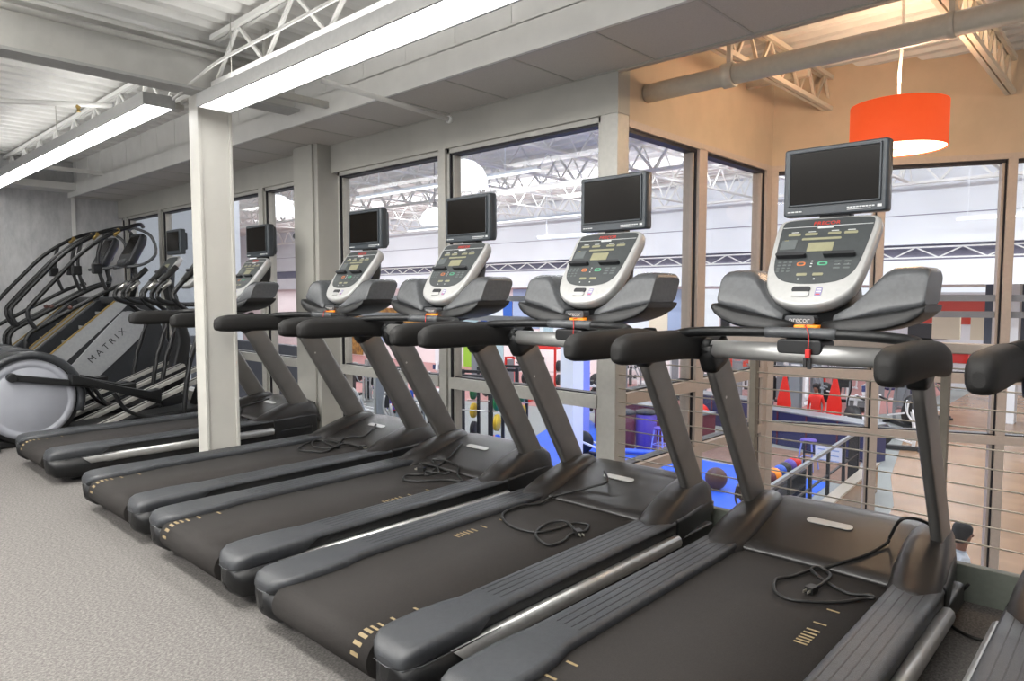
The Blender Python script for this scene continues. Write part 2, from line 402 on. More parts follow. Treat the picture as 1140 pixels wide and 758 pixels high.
# conduit lying along the joist over the near light
cp = [(-4.6, 1.80, 2.40), (-4.3, 1.82, 2.47), (-3.9, 1.80, 2.49), (-3.2, 1.81, 2.50), (-2, 1.80, 2.50), (0, 1.81, 2.50)]
tag(MB().tube(smoothpath(cp, 4), .009, 8).build('conduit', 'white_paint'), 'thin white conduit running along the roof joist above the near light', 'conduit')
jb = thing('junction_box', (-4.95, 1.95, 2.42), 'small white junction box with wires beside the girder end', 'junction box')
MB().box(-.05, .05, -.04, .04, 0, .09).build('box_body', 'beam_paint', jb, bevel=.005)
MB().tube(smoothpath([(-.05, 0, .05), (-.2, 0, .12), (-.35, 0, .06), (-.3, .02, .0)], 5), .008, 6).build('wire', 'white_paint', jb)
sp = thing('fire_sprinkler', tuple(atY(87, 116, 1.7)), 'small brass sprinkler head on a white pipe under the left deck', 'sprinkler')
MB().tube([(-.9, -1.2, .0), (0, 0, 0), (.15, .2, 0)], .02, 8).build('pipe_run', 'white_paint', sp)
MB().lathe([(.012, -.06), (.02, -.055), (.008, -.045), (.018, -.02), (.018, 0)], (0, 0, 0), 'z', 10).build('head', 'climber_gold', sp)

# ------------------------------------------------------------------ main glass wall
HEAD = 2.15
AX = -2.165
struct(MB().box(-9.95, AX, YW, YW+.11, HEAD, SOF+.02).build('wall_front', 'fascia_paint'))
struct(MB().box(-9.95, -2.28, YW, YW+.15, -.2, .1).build('wall_sill', 'trim_metal'))
struct(MB().box(-2.28, AX, YW, YW+.11, -3.3, HEAD).build('corner_post', 'trim_metal', bevel=.004))
struct(MB().box(-5.32, -4.95, YW-.12, YW+.1, 0, SOF).box(-5.27, -5.0, YW-.14, YW-.12, 0, SOF).build('pilaster', 'fascia_paint', bevel=.004))
mull = [(-9.95, -9.86), (-9.72, -9.66), (-8.60, -8.52), (-7.38, -7.30), (-6.17, -6.09), (-5.32, -4.88), (-3.63, -3.56), (-2.28, -2.165)]
names = []
for i in range(len(mull)-1):
    x0, x1 = mull[i][1], mull[i+1][0]
    cx = (x0+x1)/2; hw = (x1-x0)/2
    t = bpy.data.objects.new('window_%d' % (i+1), None); C.objects.link(t); t.location = (cx, YW, 0); struct(t)
    f = MB().box(-hw, hw, .02, .1, HEAD-.03, HEAD).box(-hw, -hw+.025, .02, .1, .1, HEAD).box(hw-.025, hw, .02, .1, .1, HEAD)
    if mull[i+1][1]-mull[i+1][0] < .1: f.box(hw, hw+mull[i+1][1]-mull[i+1][0], 0, .11, .1, HEAD)
    f.build('window_frame', 'trim_metal', t)
    MB().box(-hw+.02, hw-.02, .005, .1, .53, .605).build('transom', 'trim_metal', t)
    MB().box(-hw+.02, hw-.02, .04, .1, .605, .612).build('transom_gasket', 'gasket', t)
    MB().box(-hw+.025, -hw+.037, .02, .038, .1, HEAD-.03).box(-hw+.03, hw-.03, .03, .1, HEAD-.045, HEAD-.03).build('gasket', 'gasket', t)
    MB().box(-hw+.025, -hw+.05, .038, .1, .1, HEAD-.03).build('glazing_stop', 'trim_metal', t)
    MB().box(-hw+.03, hw-.03, .065, .071, .1, HEAD-.03).build('glass_pane', 'glass', t)
    if i >= 5:
        MB().box(-hw+.045, hw-.03, .0725, .074, 1.13, 1.165).box(-hw+.045, hw-.03, .0725, .074, 1.0, 1.035).build('frosted_stripe', 'frost_stripe', t)

# ------------------------------------------------------------------ stair opening with its glass walls
P0 = Vector((AX, 5.18, 0)); U = Vector((.918, .397, 0)); N3 = Vector((-.397, .918, 0))
struct(MB().box(AX-.15, AX, YW+.11, 5.28, 2.13, DECK+.05).build('wall_side', 'alcove_paint'))
R3 = Matrix.Translation(P0) @ Matrix.Rotation(math.atan2(U.y, U.x), 4, 'Z')
m = MB(); m.xf = R3; m.box(-.1, 5.2, 0, .15, 2.13, DECK+.1); struct(m.build('wall_back', 'alcove_paint'))
m = MB(); m.xf = R3; m.box(-.1, 5.2, 0, .15, -3.3, -1.25); struct(m.build('wall_back.001', 'alcove_paint'))
struct(MB().box(AX-.15, AX, YW+.11, 5.18, -3.3, -1.25).build('wall_side', 'alcove_paint'))
def glazing(n, mtx, L, mulls, zs=(.155, -.27)):
    t = bpy.data.objects.new('window_%d' % n, None); C.objects.link(t); t.matrix_world = mtx; struct(t)
    MB().box(0, L, .0, .1, 2.09, 2.13).box(0, L, 0, .1, -1.25, -1.2).build('window_frame', 'alcove_metal', t)
    for a, b in mulls: MB().box(a, b, -.0, .11, -1.25, 2.1).build('mullion', 'alcove_metal', t, bevel=.003)
    for a, b in mulls:
        if a > .1: MB().box(a-.010, a, .02, .034, -1.2, 2.09).build('gasket', 'gasket', t); MB().box(a-.026, a, .034, .1, -1.2, 2.09).build('glazing_stop', 'alcove_metal', t)
    MB().box(0, L, .05, .056, -1.2, 2.09).build('glass_pane', 'glass', t)
    g = MB()
    for z0, z1 in ((.55, .62),)+((.13, .19),): g.box(0, L, -.004, .1, z0, z1)
    g.build('transom', 'alcove_metal', t)
    MB().box(0, L, .03, .1, .62, .628).box(0, L, .03, .1, .19, .197).box(.02, L-.02, .02, .09, 2.07, 2.09).build('transom_gasket', 'gasket', t)
    return t
# side wall: local x along +Y, local y pointing to -X
mt = Matrix(((0, -1, 0, AX), (1, 0, 0, YW+.11), (0, 0, 1, 0), (0, 0, 0, 1)))
glazing(8, mt, 1.92, [(.80, .905), (1.83, 1.92)])
w9 = glazing(9, R3, 5.1, [(-.02, .045), (.715, .765), (1.50, 1.555), (2.25, 2.3), (3.0, 3.05), (3.8, 3.85)])
g = MB()
g.box(.07, 5.1, .058, .060, 1.125, 1.17).box(.07, 5.1, .058, .060, 1.01, 1.055)
g.build('frosted_stripe', 'frost_stripe', w9)
# roof joists, duct and lamp over the opening
for (px, py, x_) in ((925, 123, None), (1125, 103, None)):
    e = atZ(px, py, 2.52)
    struct(truss(MB(), (e.x, 3.2, 2.52), (e.x, e.y, 2.52), .22, .28, .05, .018).build('roof_joist', 'pipe_paint'))
struct(MB().box(AX, -1.75, 4.7, 4.75, 2.6, 2.65).build('roof_bridging', 'pipe_paint'))
d = thing('round_duct', (0, 3.43, 2.30), 'round beige pipe crossing under the roof above the stair opening', 'pipe')
MB().tube([(AX+.005, 0, 0), (3, 0, 0)], .05, 24).build('pipe_run', 'pipe_paint', d)
q = atY(812, 76, 3.43)
m = MB().lathe([(.056, -.03), (.062, -.028), (.062, .028), (.056, .03)], (q.x, 0, 0), 'x', 24).box(q.x-.012, q.x+.012, -.012, .012, .05, DECK-2.3)
m.build('hanger', 'pipe_paint', d)
q = atY(1060, 18, 3.43)
MB().lathe([(.054, -.014), (.054, .014)], (q.x, 0, 0), 'x', 24).box(q.x-.01, q.x+.01, -.01, .01, .05, DECK-2.3).build('hanger', 'pipe_paint', d)
pc = atY(1000, 140, 4.2)
pl = thing('pendant_lamp', (pc.x, 4.2, 1.955), 'round orange drum pendant lamp glowing above the stair opening', 'pendant lamp')
MB().lathe([(.236, 0), (.236, .235), (.232, .235), (.232, 0), (.236, 0)], (0, 0, 0), 'z', 48, True, False).build('lamp_shade', 'shade_orange', pl)
MB().lathe([(.229, .004), (.229, .012)], (0, 0, 0), 'z', 48).build('diffuser', 'pendant_light', pl)
MB().lathe([(.02, -.012), (.03, .0), (.01, .006)], (0, 0, 0), 'z', 16).build('finial', 'pipe_paint', pl)
MB().tube([(0, 0, .235), (-.004, 0, .4), (.008, 0, .6), (.003, 0, DECK-1.955)], .008, 8).build('cord', 'white_paint', pl)
MB().lathe([(.05, DECK-1.985), (.05, DECK-1.955)], (0, 0, 0), 'z', 16).build('ceiling_rose', 'pipe_paint', pl)
MB().box(-.23, .23, -.006, .006, .215, .225).box(-.006, .006, -.23, .23, .215, .225).build('spider', 'pipe_paint', pl)
L_ = bpy.data.lights.new('pendant_bulb', 'POINT'); L_.energy = 26; L_.color = (1, .74, .48); L_.shadow_soft_size = .08
lo = bpy.data.objects.new('pendant_bulb', L_); C.objects.link(lo); lo.location = (pc.x, 4.2, 2.3)
L_ = bpy.data.lights.new('pendant_bulb', 'POINT'); L_.energy = 12; L_.color = (1, .66, .42); L_.shadow_soft_size = .1
lo = bpy.data.objects.new('pendant_bulb', L_); C.objects.link(lo); lo.location = (pc.x, 4.2, 1.88)
# unseen point light outside the right edge of the view, lights the stair wall
L_ = bpy.data.lights.new('pendant_bulb', 'POINT'); L_.energy = 26; L_.color = (1, .68, .42); L_.shadow_soft_size = .15
lo = bpy.data.objects.new('pendant_bulb', L_); C.objects.link(lo); lo.location = (1.2, 4.3, 2.2)

# cable railing
r = thing('cable_railing', (0.2, YW+.03, 0), 'cable railing with thin wires and brown posts behind the treadmills', 'railing')
MB().box(-2.33, 2.4, -.03, .03, .945, .985).build('top_rail', 'alcove_metal', r, bevel=.004)
for x in (-1.605, -.82, -.02, .75, 1.5): MB().box(x-.0, x+.028, -.02, .02, .0, .945).build('post', 'post_paint', r)
for k in range(10):
    MB().tube([(-2.36, 0, .884-.076*k), (2.4, 0, .884-.076*k)], .0035, 6).build('cable', 'cable_steel', r)
struct(MB().box(-2.13, 2.6, YW-.07, YW-.03, -.35, .14).build('trim_6', 'curb_paint', bevel=.004))

# ------------------------------------------------------------------ treadmill
def treadmill():
    t = thing('treadmill', (0, 0, 0), '', 'treadmill', 'row of treadmills along the glass')
    # frame
    MB().box(-.36, .36, .06, 1.86, .045, .15).box(-.41, -.33, .2, 1.8, .05, .13).box(.33, .41, .2, 1.8, .05, .13).build('deck_frame', 'black_plastic', t, bevel=.01)
    for x in (-.3, .3):
        for y in (.16, 1.75): MB().lathe([(.028, 0), (.03, .01), (.02, .05)], (x, y, 0), 'z', 12).build('foot', 'black_plastic', t)
    # side rails: ribbed top, rounded rear cap, seam
    for s in (-1, 1):
        def X(v): return s*v
        # outline from above: widens inwards near the rear
        prof_y = [(-.014, .318, .385, .178), (-.008, .298, .41, .188), (.008, .272, .424, .204), (.04, .250, .431, .212), (.09, .243, .432, .214), (.2, .243, .432, .215), (.27, .25, .430, .215), (.34, .268, .420, .216), (.8, .268, .412, .216), (1.2, .268, .412, .216), (1.46, .268, .412, .216)]
        rings = []
        for y, xi, xo, z in prof_y:
            r_ = .016
            zb = .16 if y < .3 else .196
            rings.append([(X(xi), y, .16), (X(xi), y, z-r_*.6), (X(xi+.008), y, z), (X(xi+.022), y, z+.0008), (X(xo-.026), y, z+.0008), (X(xo-.010), y, z-.001), (X(xo-.002), y, max(z-.009, zb+.008)), (X(xo), y, max(z-.02, zb+.005)), (X(xo), y, zb+.004), (X(xo-.004), y, zb)])
        rail = MB().loft(rings).build('side_rail', 'rail_plastic', t)
        g = MB()
        for k in range(4):
            x = .292+k*.027; g.box(min(X(x), X(x+.0035)), max(X(x), X(x+.0035)), .42, 1.45, .2160, .2174)
        g.build('tread_groove', 'black_plastic', rail)
        # rear end cap below the seam
        rings = []
        for y, xi, xo, z0 in [(-.016, .335, .375, .10), (-.004, .30, .412, .07), (.03, .275, .43, .045), (.12, .275, .436, .03), (.2, .3, .436, .032), (.3, .33, .434, .06), (.36, .34, .43, .09)]:
            rings.append([(X(xi), y, z0+.02), (X(xi), y, .158), (X(xo), y, .158), (X(xo+.002), y, z0+.06), (X(xo-.012), y, z0+.012), (X(xo-.04), y, z0), (X(xi+.02), y, z0)])
        cap = MB().loft(rings).build('end_cap', 'black_plastic', t)
        MB().tube([(X(.30), -.012, .16), (X(.36), -.018, .16), (X(.415), -.004, .16), (X(.436), .05, .16), (X(.437), .36, .16)], .0013, 6).build('seam', 'pod_plastic', cap)
        # aluminium skirt
        pr = [(.405, .158), (.43, .160), (.442, .150), (.446, .135), (.442, .118), (.43, .108), (.405, .106)]
        vs0 = [(X(a), .10+.25*(.16-b)/.055*.25+.06, b) for a, b in pr]; vs1 = [(X(a), 1.45, b) for a, b in pr]
        MB().loft([vs0, vs1], True, True).build('side_skirt', 'aluminium', t)
        MB().box(min(X(.36), X(.406)), max(X(.36), X(.406)), .3, 1.47, .12, .197).build('seam', 'black_plastic', t)
        # shroud round the foot of the upright
        rings = []
        for y, z, xi, xo in [(1.32, .216, .30, .39), (1.36, .226, .272, .405), (1.43, .25, .258, .410), (1.52, .283, .250, .405), (1.62, .315, .247, .393), (1.72, .335, .25, .380), (1.80, .335, .255, .373), (1.86, .30, .27, .37), (1.89, .22, .28, .365)]:
            d_ = .025
            rings.append([(X(xi-.03), y, .16), (X(xi), y, z-.03), (X(xi+.02), y, z-.008), (X(xi+.05), y, z), (X(xo-.035), y, z-.006), (X(xo-.008), y, z-d_), (X(xo), y, .20), (X(xo), y, .15)])
        MB().loft(rings).build('upright_shroud', 'hood_plastic', t)
        MB().prism([(X(.30), 1.46), (X(.415), 1.46), (X(.40), 1.62), (X(.378), 1.78), (X(.372), 1.87), (X(.30), 1.87)], 'z', .05, .22).build('front_foot', 'black_plastic', t, bevel=.02)
        # upright, a flattened aluminium section leaning back
        rings = []
        def ring(yc, z, w=.074, h=.020):
            out = []
            for k in range(16):
                a = 2*math.pi*k/16; ca, sa = math.cos(a), math.sin(a)
                u = math.copysign(abs(ca)**.4, ca)*w; v = math.copysign(abs(sa)**.4, sa)*h
                out.append((X(.345)+v, yc+u*.87, z+u*.42))
            return out
        for k in range(8):
            f = k/6.2; rings.append(ring(1.80-.44*f, .17+.72*f))
        up = MB().loft(rings).build('upright', 'upright_metal', t)
        for z in (.30, .80):
            f = (z-.17)/.72
            for dy in (-.0,): MB().lathe([(.006, 0), (.006, .003)], (X(.345)+(.017 if s < 0 else -.020), 1.80-.44*f-.03, z-.02), 'x', 8).build('bolt', 'chrome', up)
        # joint block on top of the upright
        rings = []
        for f, w_ in ((1.035, .078), (1.06, .082), (1.11, .080), (1.17, .066)):
            rings.append(ring(1.80-.44*f, .17+.72*f, w_, .034))
        MB().loft(rings).build('joint', 'black_plastic', t)
        # soft side grip
        path = [(.735, .985, .018), (.742, .988, .034), (.77, .992, .046), (.82, .995, .0525), (.95, .995, .054), (1.08, .995, .054), (1.17, .992, .054), (1.25, .985, .052), (1.32, .972, .048), (1.375, .955, .036)]
        rings = []
        for y, z, r_ in path:
            ring_ = []
            for k in range(20):
                a = 2*math.pi*k/20; ca, sa = math.cos(a), math.sin(a)
                ring_.append((X(.395)+math.copysign(abs(ca)**.7, ca)*r_*.74+X(-.0), y, z+math.copysign(abs(sa)**.7, sa)*r_))
            rings.append(ring_)
        MB().loft(rings).build('side_grip', 'grip_rubber', t)
    # motor hood
    rings = []
    for y, z in [(1.405, .196), (1.41, .205), (1.47, .222), (1.56, .25), (1.66, .278), (1.76, .300), (1.84, .309), (1.895, .297), (1.925, .26), (1.935, .18), (1.93, .08)]:
        rings.append([(-.30, y, .06), (-.30, y, z-.01), (-.26, y, z), (-.1, y, z+.003), (.1, y, z+.003), (.26, y, z), (.30, y, z-.01), (.30, y, .06)])
    hood = MB().loft(rings).build('motor_hood', 'hood_plastic', t)
    # little brand plate lying on the hood
    pl_ = [(u, v) for u, v in rrect(0, 0, .17, .036, .017, 5)]
    b_ = MB(); b_.xf = Matrix.Translation((-.02, 1.66, .2835)) @ Matrix.Rotation(math.atan2(.025, .1), 4, 'X')
    b_.prism(pl_, 'z', 0, .003).build('name_plate', 'silver_paint', hood)
    # crossbars
    bow = smoothpath([(-.385, 1.10, 1.032), (-.36, 1.15, 1.040), (-.27, 1.215, 1.044), (-.12, 1.25, 1.046), (0, 1.258, 1.046), (.12, 1.25, 1.046), (.27, 1.215, 1.044), (.36, 1.15, 1.040), (.385, 1.10, 1.032)], 4)
    MB().tube(bow, .0195, 12, flat=.9).build('crossbar', 'black_plastic', t)
    mid = [p + Vector((0, 0, .0)) for p in bow if abs(p.x) < .13]
    MB().tube(mid, .021, 12, flat=.9).build('crossbar_sleeve', 'pod_plastic', t)
    for a, b_ in ((-.30, -.16), (.16, .27)):
        pass
    MB().tube([(-.345, 1.27, .975), (.345, 1.27, .975)], .033, 20).build('stretcher_tube', 'aluminium', t)
    MB().lathe([(.037, -.36), (.04, -.35), (.036, -.325)], (0, 1.27, .975), 'x', 20).lathe([(.036, .325), (.04, .35), (.037, .36)], (0, 1.27, .975), 'x', 20).build('tube_collar', 'black_plastic', t)
    MB().prism(rrect(0, 1.0, .15, .05, .015), 'y', 1.235, 1.36).build('sensor_box', 'black_plastic', t, bevel=.006)
    # stop tag, string and clip
    MB().prism(rrect(0, 1.315, .085, .05, .012), 'z', 1.058, 1.072).build('stop_tab', 'stop_orange', t, bevel=.003)
    clip = MB().box(.028, .044, 1.215, 1.229, .965, .995).build('safety_clip', 'red_plastic', t, bevel=.002)
    MB().tube(smoothpath([(.0, 1.30, 1.072), (.005, 1.27, 1.070), (.02, 1.245, 1.068), (.032, 1.232, 1.045), (.036, 1.225, 1.02), (.036, 1.222, .99)], 4), .0018, 5).build('string', 'red_plastic', clip)
    MB().box(.024, .034, 1.213, 1.225, .935, .966).box(.038, .048, 1.213, 1.225, .93, .966).build('clip_jaw', 'black_plastic', clip)
    # neck under the console, joining bow and trays
    rings = []
    for y0, y1, z, hw in [(1.26, 1.40, 1.03, .13), (1.29, 1.48, 1.058, .19), (1.37, 1.55, 1.08, .17), (1.42, 1.60, 1.14, .10), (1.48, 1.63, 1.22, .08), (1.55, 1.66, 1.32, .07), (1.60, 1.67, 1.42, .06)]:
        rings.append([(a, b, z) for a, b in rrect(0, (y0+y1)/2, hw*2, y1-y0, .03)])
    MB().loft(rings).build('console_neck', 'black_plastic', t)
    # accessory trays either side
    for s in (-1, 1):
        def sec(x, zb, zt, y0, y1):
            out = []
            for u, v in rrect(0, 0, 1, 1, .2, 4):
                z = zb+(v+.5)*(zt-zb); out.append((s*x, (y0+y1)/2+u*(y1-y0)+(z-1.06)*.45, z))
            return out
        low = [sec(*q, 1.27+max(0, .10-q[0])*.6, 1.50) for q in ((.045, 1.050, 1.085), (.12, 1.047, 1.098), (.19, 1.050, 1.110), (.255, 1.062, 1.122), (.305, 1.080, 1.133), (.338, 1.102, 1.142), (.354, 1.122, 1.144))]
        tray = MB().loft(low).build('accessory_tray', 'black_plastic', t)
        hi = [sec(*q, 1.29, 1.49) for q in ((.085, 1.085, 1.110), (.13, 1.090, 1.140), (.165, 1.096, 1.180), (.195, 1.102, 1.222), (.218, 1.106, 1.250), (.24, 1.110, 1.264), (.27, 1.116, 1.268), (.31, 1.124, 1.268), (.334, 1.130, 1.264), (.344, 1.136, 1.256), (.347, 1.145, 1.246))]
        MB().loft(hi).build('tray_shell', 'pod_plastic', tray)
    # console shield
    T = Matrix.Translation((-.032, 1.46, 1.278)) @ Matrix.Diagonal((1.03, 1, 1, 1)) @ Matrix.Rotation(math.atan2(.34, .26), 4, 'X')   # local x right, y up the panel, z out
    out = [(-.165, .222), (-.12, .232), (0, .234), (.12, .232), (.165, .222), (.178, .19), (.176, .12), (.168, .02), (.158, -.06), (.138, -.118), (.10, -.158), (.05, -.178), (0, -.183), (-.05, -.178), (-.10, -.158), (-.138, -.118), (-.158, -.06), (-.168, .02), (-.176, .12), (-.178, .19)]
    out = [tuple(p)[:2] for p in smoothpath([(a, b, 0) for a, b in out], 3, True)]
    m = MB(); m.xf = T
    m.loft([[(a*k, (b-.02)*k+.02+o, z) for a, b in out] for k, z, o in ((.86, -.052, -.006), (.95, -.048, -.004), (.995, -.03, 0), (1.0, -.008, 0), (.985, .004, 0), (.95, .008, 0))])
    cons = m.build('console', 'silver_paint', t)
    fo = [(-.15, .212), (-.1, .219), (0, .220), (.1, .219), (.15, .212), (.158, .185), (.155, .12), (.146, .02), (.132, -.035), (.10, -.070), (.05, -.084), (0, -.087), (-.05, -.084), (-.10, -.070), (-.132, -.035), (-.146, .02), (-.155, .12), (-.158, .185)]
    fo = [tuple(p)[:2] for p in smoothpath([(a, b, 0) for a, b in fo], 3, True)]
    m = MB(); m.xf = T; m.use('face_dark').prism(fo, 'z', .004, .0095)
    Z = (.0095, .0108)
    def rr(mt_, cx, cy, w_, h_, r_=.003, z=Z): m.use(mt_).prism(rrect(cx, cy, w_, h_, min(r_, h_/2.01, w_/2.01), 2), 'z', *z)
    rr('white_print', 0, .183, .31, .0022, .001)
    for cx in (-.105, -.045, .035, .09): rr('lcd', cx, .146, .044, .012); rr('white_print', cx, .158, .026, .003)
    rr('lcd', -.005, .122, .135, .010); rr('lcd', .0, .083, .088, .042, .003)
    rr('face_key', -.115, .098, .056, .046); rr('yellow_print', -.128, .119, .014, .003, .001)
    rr('orange_key', -.048, .004, .03, .017, .007); rr('face_dark', -.048, .004, .02, .009, .004, (.0108, .0112))
    rr('green_key', .025, .004, .034, .017, .007); rr('face_dark', .025, .004, .022, .008, .004, (.0108, .0112))
    for i in range(3): rr('white_print', -.012, .016-i*.012, .007, .004, .002)
    for i in range(3):
        for j in range(4): rr('face_key', -.125+i*.019, .013-j*.014, .012, .007, .003)
    for i in range(2):
        for j in range(3): rr('face_key', .075+i*.032, .012-j*.015, .022, .008, .003)
    for i in range(2): rr('white_print', .08+i*.03, -.0, .003, .003, .001)
    rr('lcd', -.035, -.045, .035, .012); rr('lcd', .02, -.045, .035, .012)
    rr('white_print', -.042, -.066, .006, .005, .002); rr('white_print', .012, -.066, .006, .005, .002)
    m.build('control_face', None, cons)
    for cx in (-.09, .075):
        m = MB(); m.xf = T; m.prism(rrect(cx, .038, .105, .014, .005), 'z', .009, .03); m.build('reading_ledge', 'gym_black', cons)
    m = MB(); m.xf = T; m.use('gym_black').prism(rrect(-.02, -.112, .062, .022, .008), 'z', .007, .012); m.use('aluminium').prism(rrect(-.02, -.134, .062, .02, .008), 'z', .007, .013)
    m.build('dock', None, cons)
    m = MB(); m.xf = T; m.use('purple_print').prism(rrect(.04, -.122, .022, .036, .003), 'z', .007, .0095); m.use('white_print').prism(rrect(.04, -.122, .016, .005, .001), 'z', .0095, .0098).prism(rrect(.04, -.112, .016, .004, .001), 'z', .0095, .0098)
    m.use('red_print').prism(rrect(.04, -.134, .014, .004, .001), 'z', .0095, .0098); m.build('sticker', None, cons)
    text_mesh('brand_mark', 'PRECOR', .024, 'red_print', cons, T @ Matrix.Translation((-.002, .197, .0100)), .0008, 1.05)
    m = MB(); m.xf = T; m.use('white_print').prism(rrect(-.002, .176, .055, .008, .003), 'z', .0095, .0112); m.build('model_strip', None, cons)
    # badge below the shield
    m = MB().use('pod_plastic').prism(rrect(-.03, 1.088, .10, .03, .01), 'y', 1.315, 1.36); bd = m.build('badge', None, t)
    text_mesh('badge_mark', 'precor', .026, 'silver_paint', bd, Matrix.Translation((-.03, 1.3145, 1.088)) @ Matrix.Rotation(math.pi/2, 4, 'X'), .0008)
    # television
    tx = -.018
    sc = []
    for y, k in ((1.578, .955), (1.583, .99), (1.60, 1.0), (1.625, 1.0), (1.635, .97)):
        sc.append([(tx+a*k, y, 1.6+(b)*k) for a, b in rrect(0, 0, .368, .256, .010, 3)])
    tvm = MB().use('tv_bezel').loft(sc).use('white_print')
    pr_ = tvm
    for i in range(9): pr_.box(tx+.05+i*.0105, tx+.058+i*.0105, 1.5765, 1.5785, 1.4915, 1.4955)
    pr_.box(tx+.152, tx+.166, 1.5765, 1.5785, 1.488, 1.497); pr_.box(tx+.05, tx+.13, 1.5765, 1.5785, 1.4845, 1.4865)
    for i in range(4): pr_.box(tx-.165+i*.014, tx-.154+i*.014, 1.5765, 1.5785, 1.488, 1.492)
    tv = tvm.build('television', None, t)
    sc = []
    for y, k in ((1.633, .9), (1.66, .86), (1.685, .7)):
        sc.append([(tx+a*k, y, 1.6+b*k) for a, b in rrect(0, 0, .368, .256, .012, 4)])
    MB().loft(sc).build('television_back', 'tv_bezel', tv)
    MB().prism([(tx+a, 1.612+b) for a, b in rrect(0, 0, .312, .190, .003, 2)], 'y', 1.574, 1.5785).build('screen', 'tv_screen', tv)
    fr = MB()
    for (a0, a1, b0, b1) in ((-.163, .163, .096, .103), (-.163, .163, -.103, -.096), (-.163, -.156, -.103, .103), (.156, .163, -.103, .103)):
        fr.box(tx+a0, tx+a1, 1.571, 1.58, 1.612+b0, 1.612+b1)
    fr.build('screen_rim', 'tv_bezel', tv, bevel=.002)
    MB().box(tx-.055, tx+.055, 1.60, 1.65, 1.435, 1.475).box(tx-.03, tx+.03, 1.63, 1.66, 1.43, 1.6).build('television_mount', 'black_plastic', t, bevel=.004)
    return t
def marks(t, sets):
    # belt, a closed band over the rollers, with its printed dashes
    prof = []
    for k in range(13):
        a = math.radians(90+180*k/12); prof.append((.045+.062*math.cos(a), .128+.062*math.sin(a)))
    for k in range(7):
        a = math.radians(-90+180*k/6); prof.append((1.55+.062*math.cos(a), .128+.062*math.sin(a)))
    m = MB().use('belt_rubber').prism(prof, 'x', -.27, .27, True).use('belt_mark')
    for i, (x, y0) in enumerate(sets):
        if y0 < .2 and y0 > -.2:   # dashes that wrap over the rear roller
            for dy in (-.055, -.035, -.015, .005, .027, .052, .10, .19):
                y = y0+.0+dy
                if y >= .045: m.box(x-.019, x+.019, y-.0045, y+.0045, .1905, .1912)
                else:
                    a = math.asin(max(-.98, min(0, (y-.045)/.064)))
                    c_ = (.045+math.sin(a)*.0632, .128+math.cos(a)*.0632)
                    tg = (math.cos(a)*.006, -math.sin(a)*.006)
                    m.add([(x-.019, c_[0]-tg[0], c_[1]-tg[1]), (x+.019, c_[0]-tg[0], c_[1]-tg[1]), (x+.019, c_[0]+tg[0], c_[1]+tg[1]), (x-.019, c_[0]+tg[0], c_[1]+tg[1])], [(0, 1, 2, 3)])
        else:
            for dy in (0, .018, .036, .054, .075, .10, .155, .27): m.box(x-.019, x+.019, y0+dy-.004, y0+dy+.004, .1905, .1912)
    m.build('running_belt', None, t)
XS = {0: -5.74+.43, 1: -4.265+.43, 2: -3.28+.43, 3: -2.295+.43, 4: -1.31+.43, 5: -.325+.43}
proto = treadmill()
labels = {4: 'near treadmill under the orange lamp, with its whole console showing',
          5: 'treadmill cut off by the right edge, only its left grip and upright showing',
          3: 'treadmill in front of the square corner post, second from the right console',
          2: 'treadmill with a cord coiled on its belt, left of the corner post treadmill',
          1: 'treadmill just right of the white column, its belt ending beside it',
          0: 'treadmill left of the white column, partly hidden behind it'}
T = {}
for i in (4, 5, 3, 2, 1, 0):
    o = proto if i == 4 else copy_tree(proto)
    o.location = (XS[i], 1.12, 0); o['label'] = labels[i]; T[i] = o
for i, sets in {4: [(-.225, .11), (.18, .83)], 3: [(.21, .03), (-.19, .75)], 2: [(-.215, .03), (.2, .83)], 1: [(-.215, .03), (.2, .83)], 0: [(-.215, .03), (.2, .83)], 5: [(-.2, .75)]}.items():
    marks(T[i], sets)
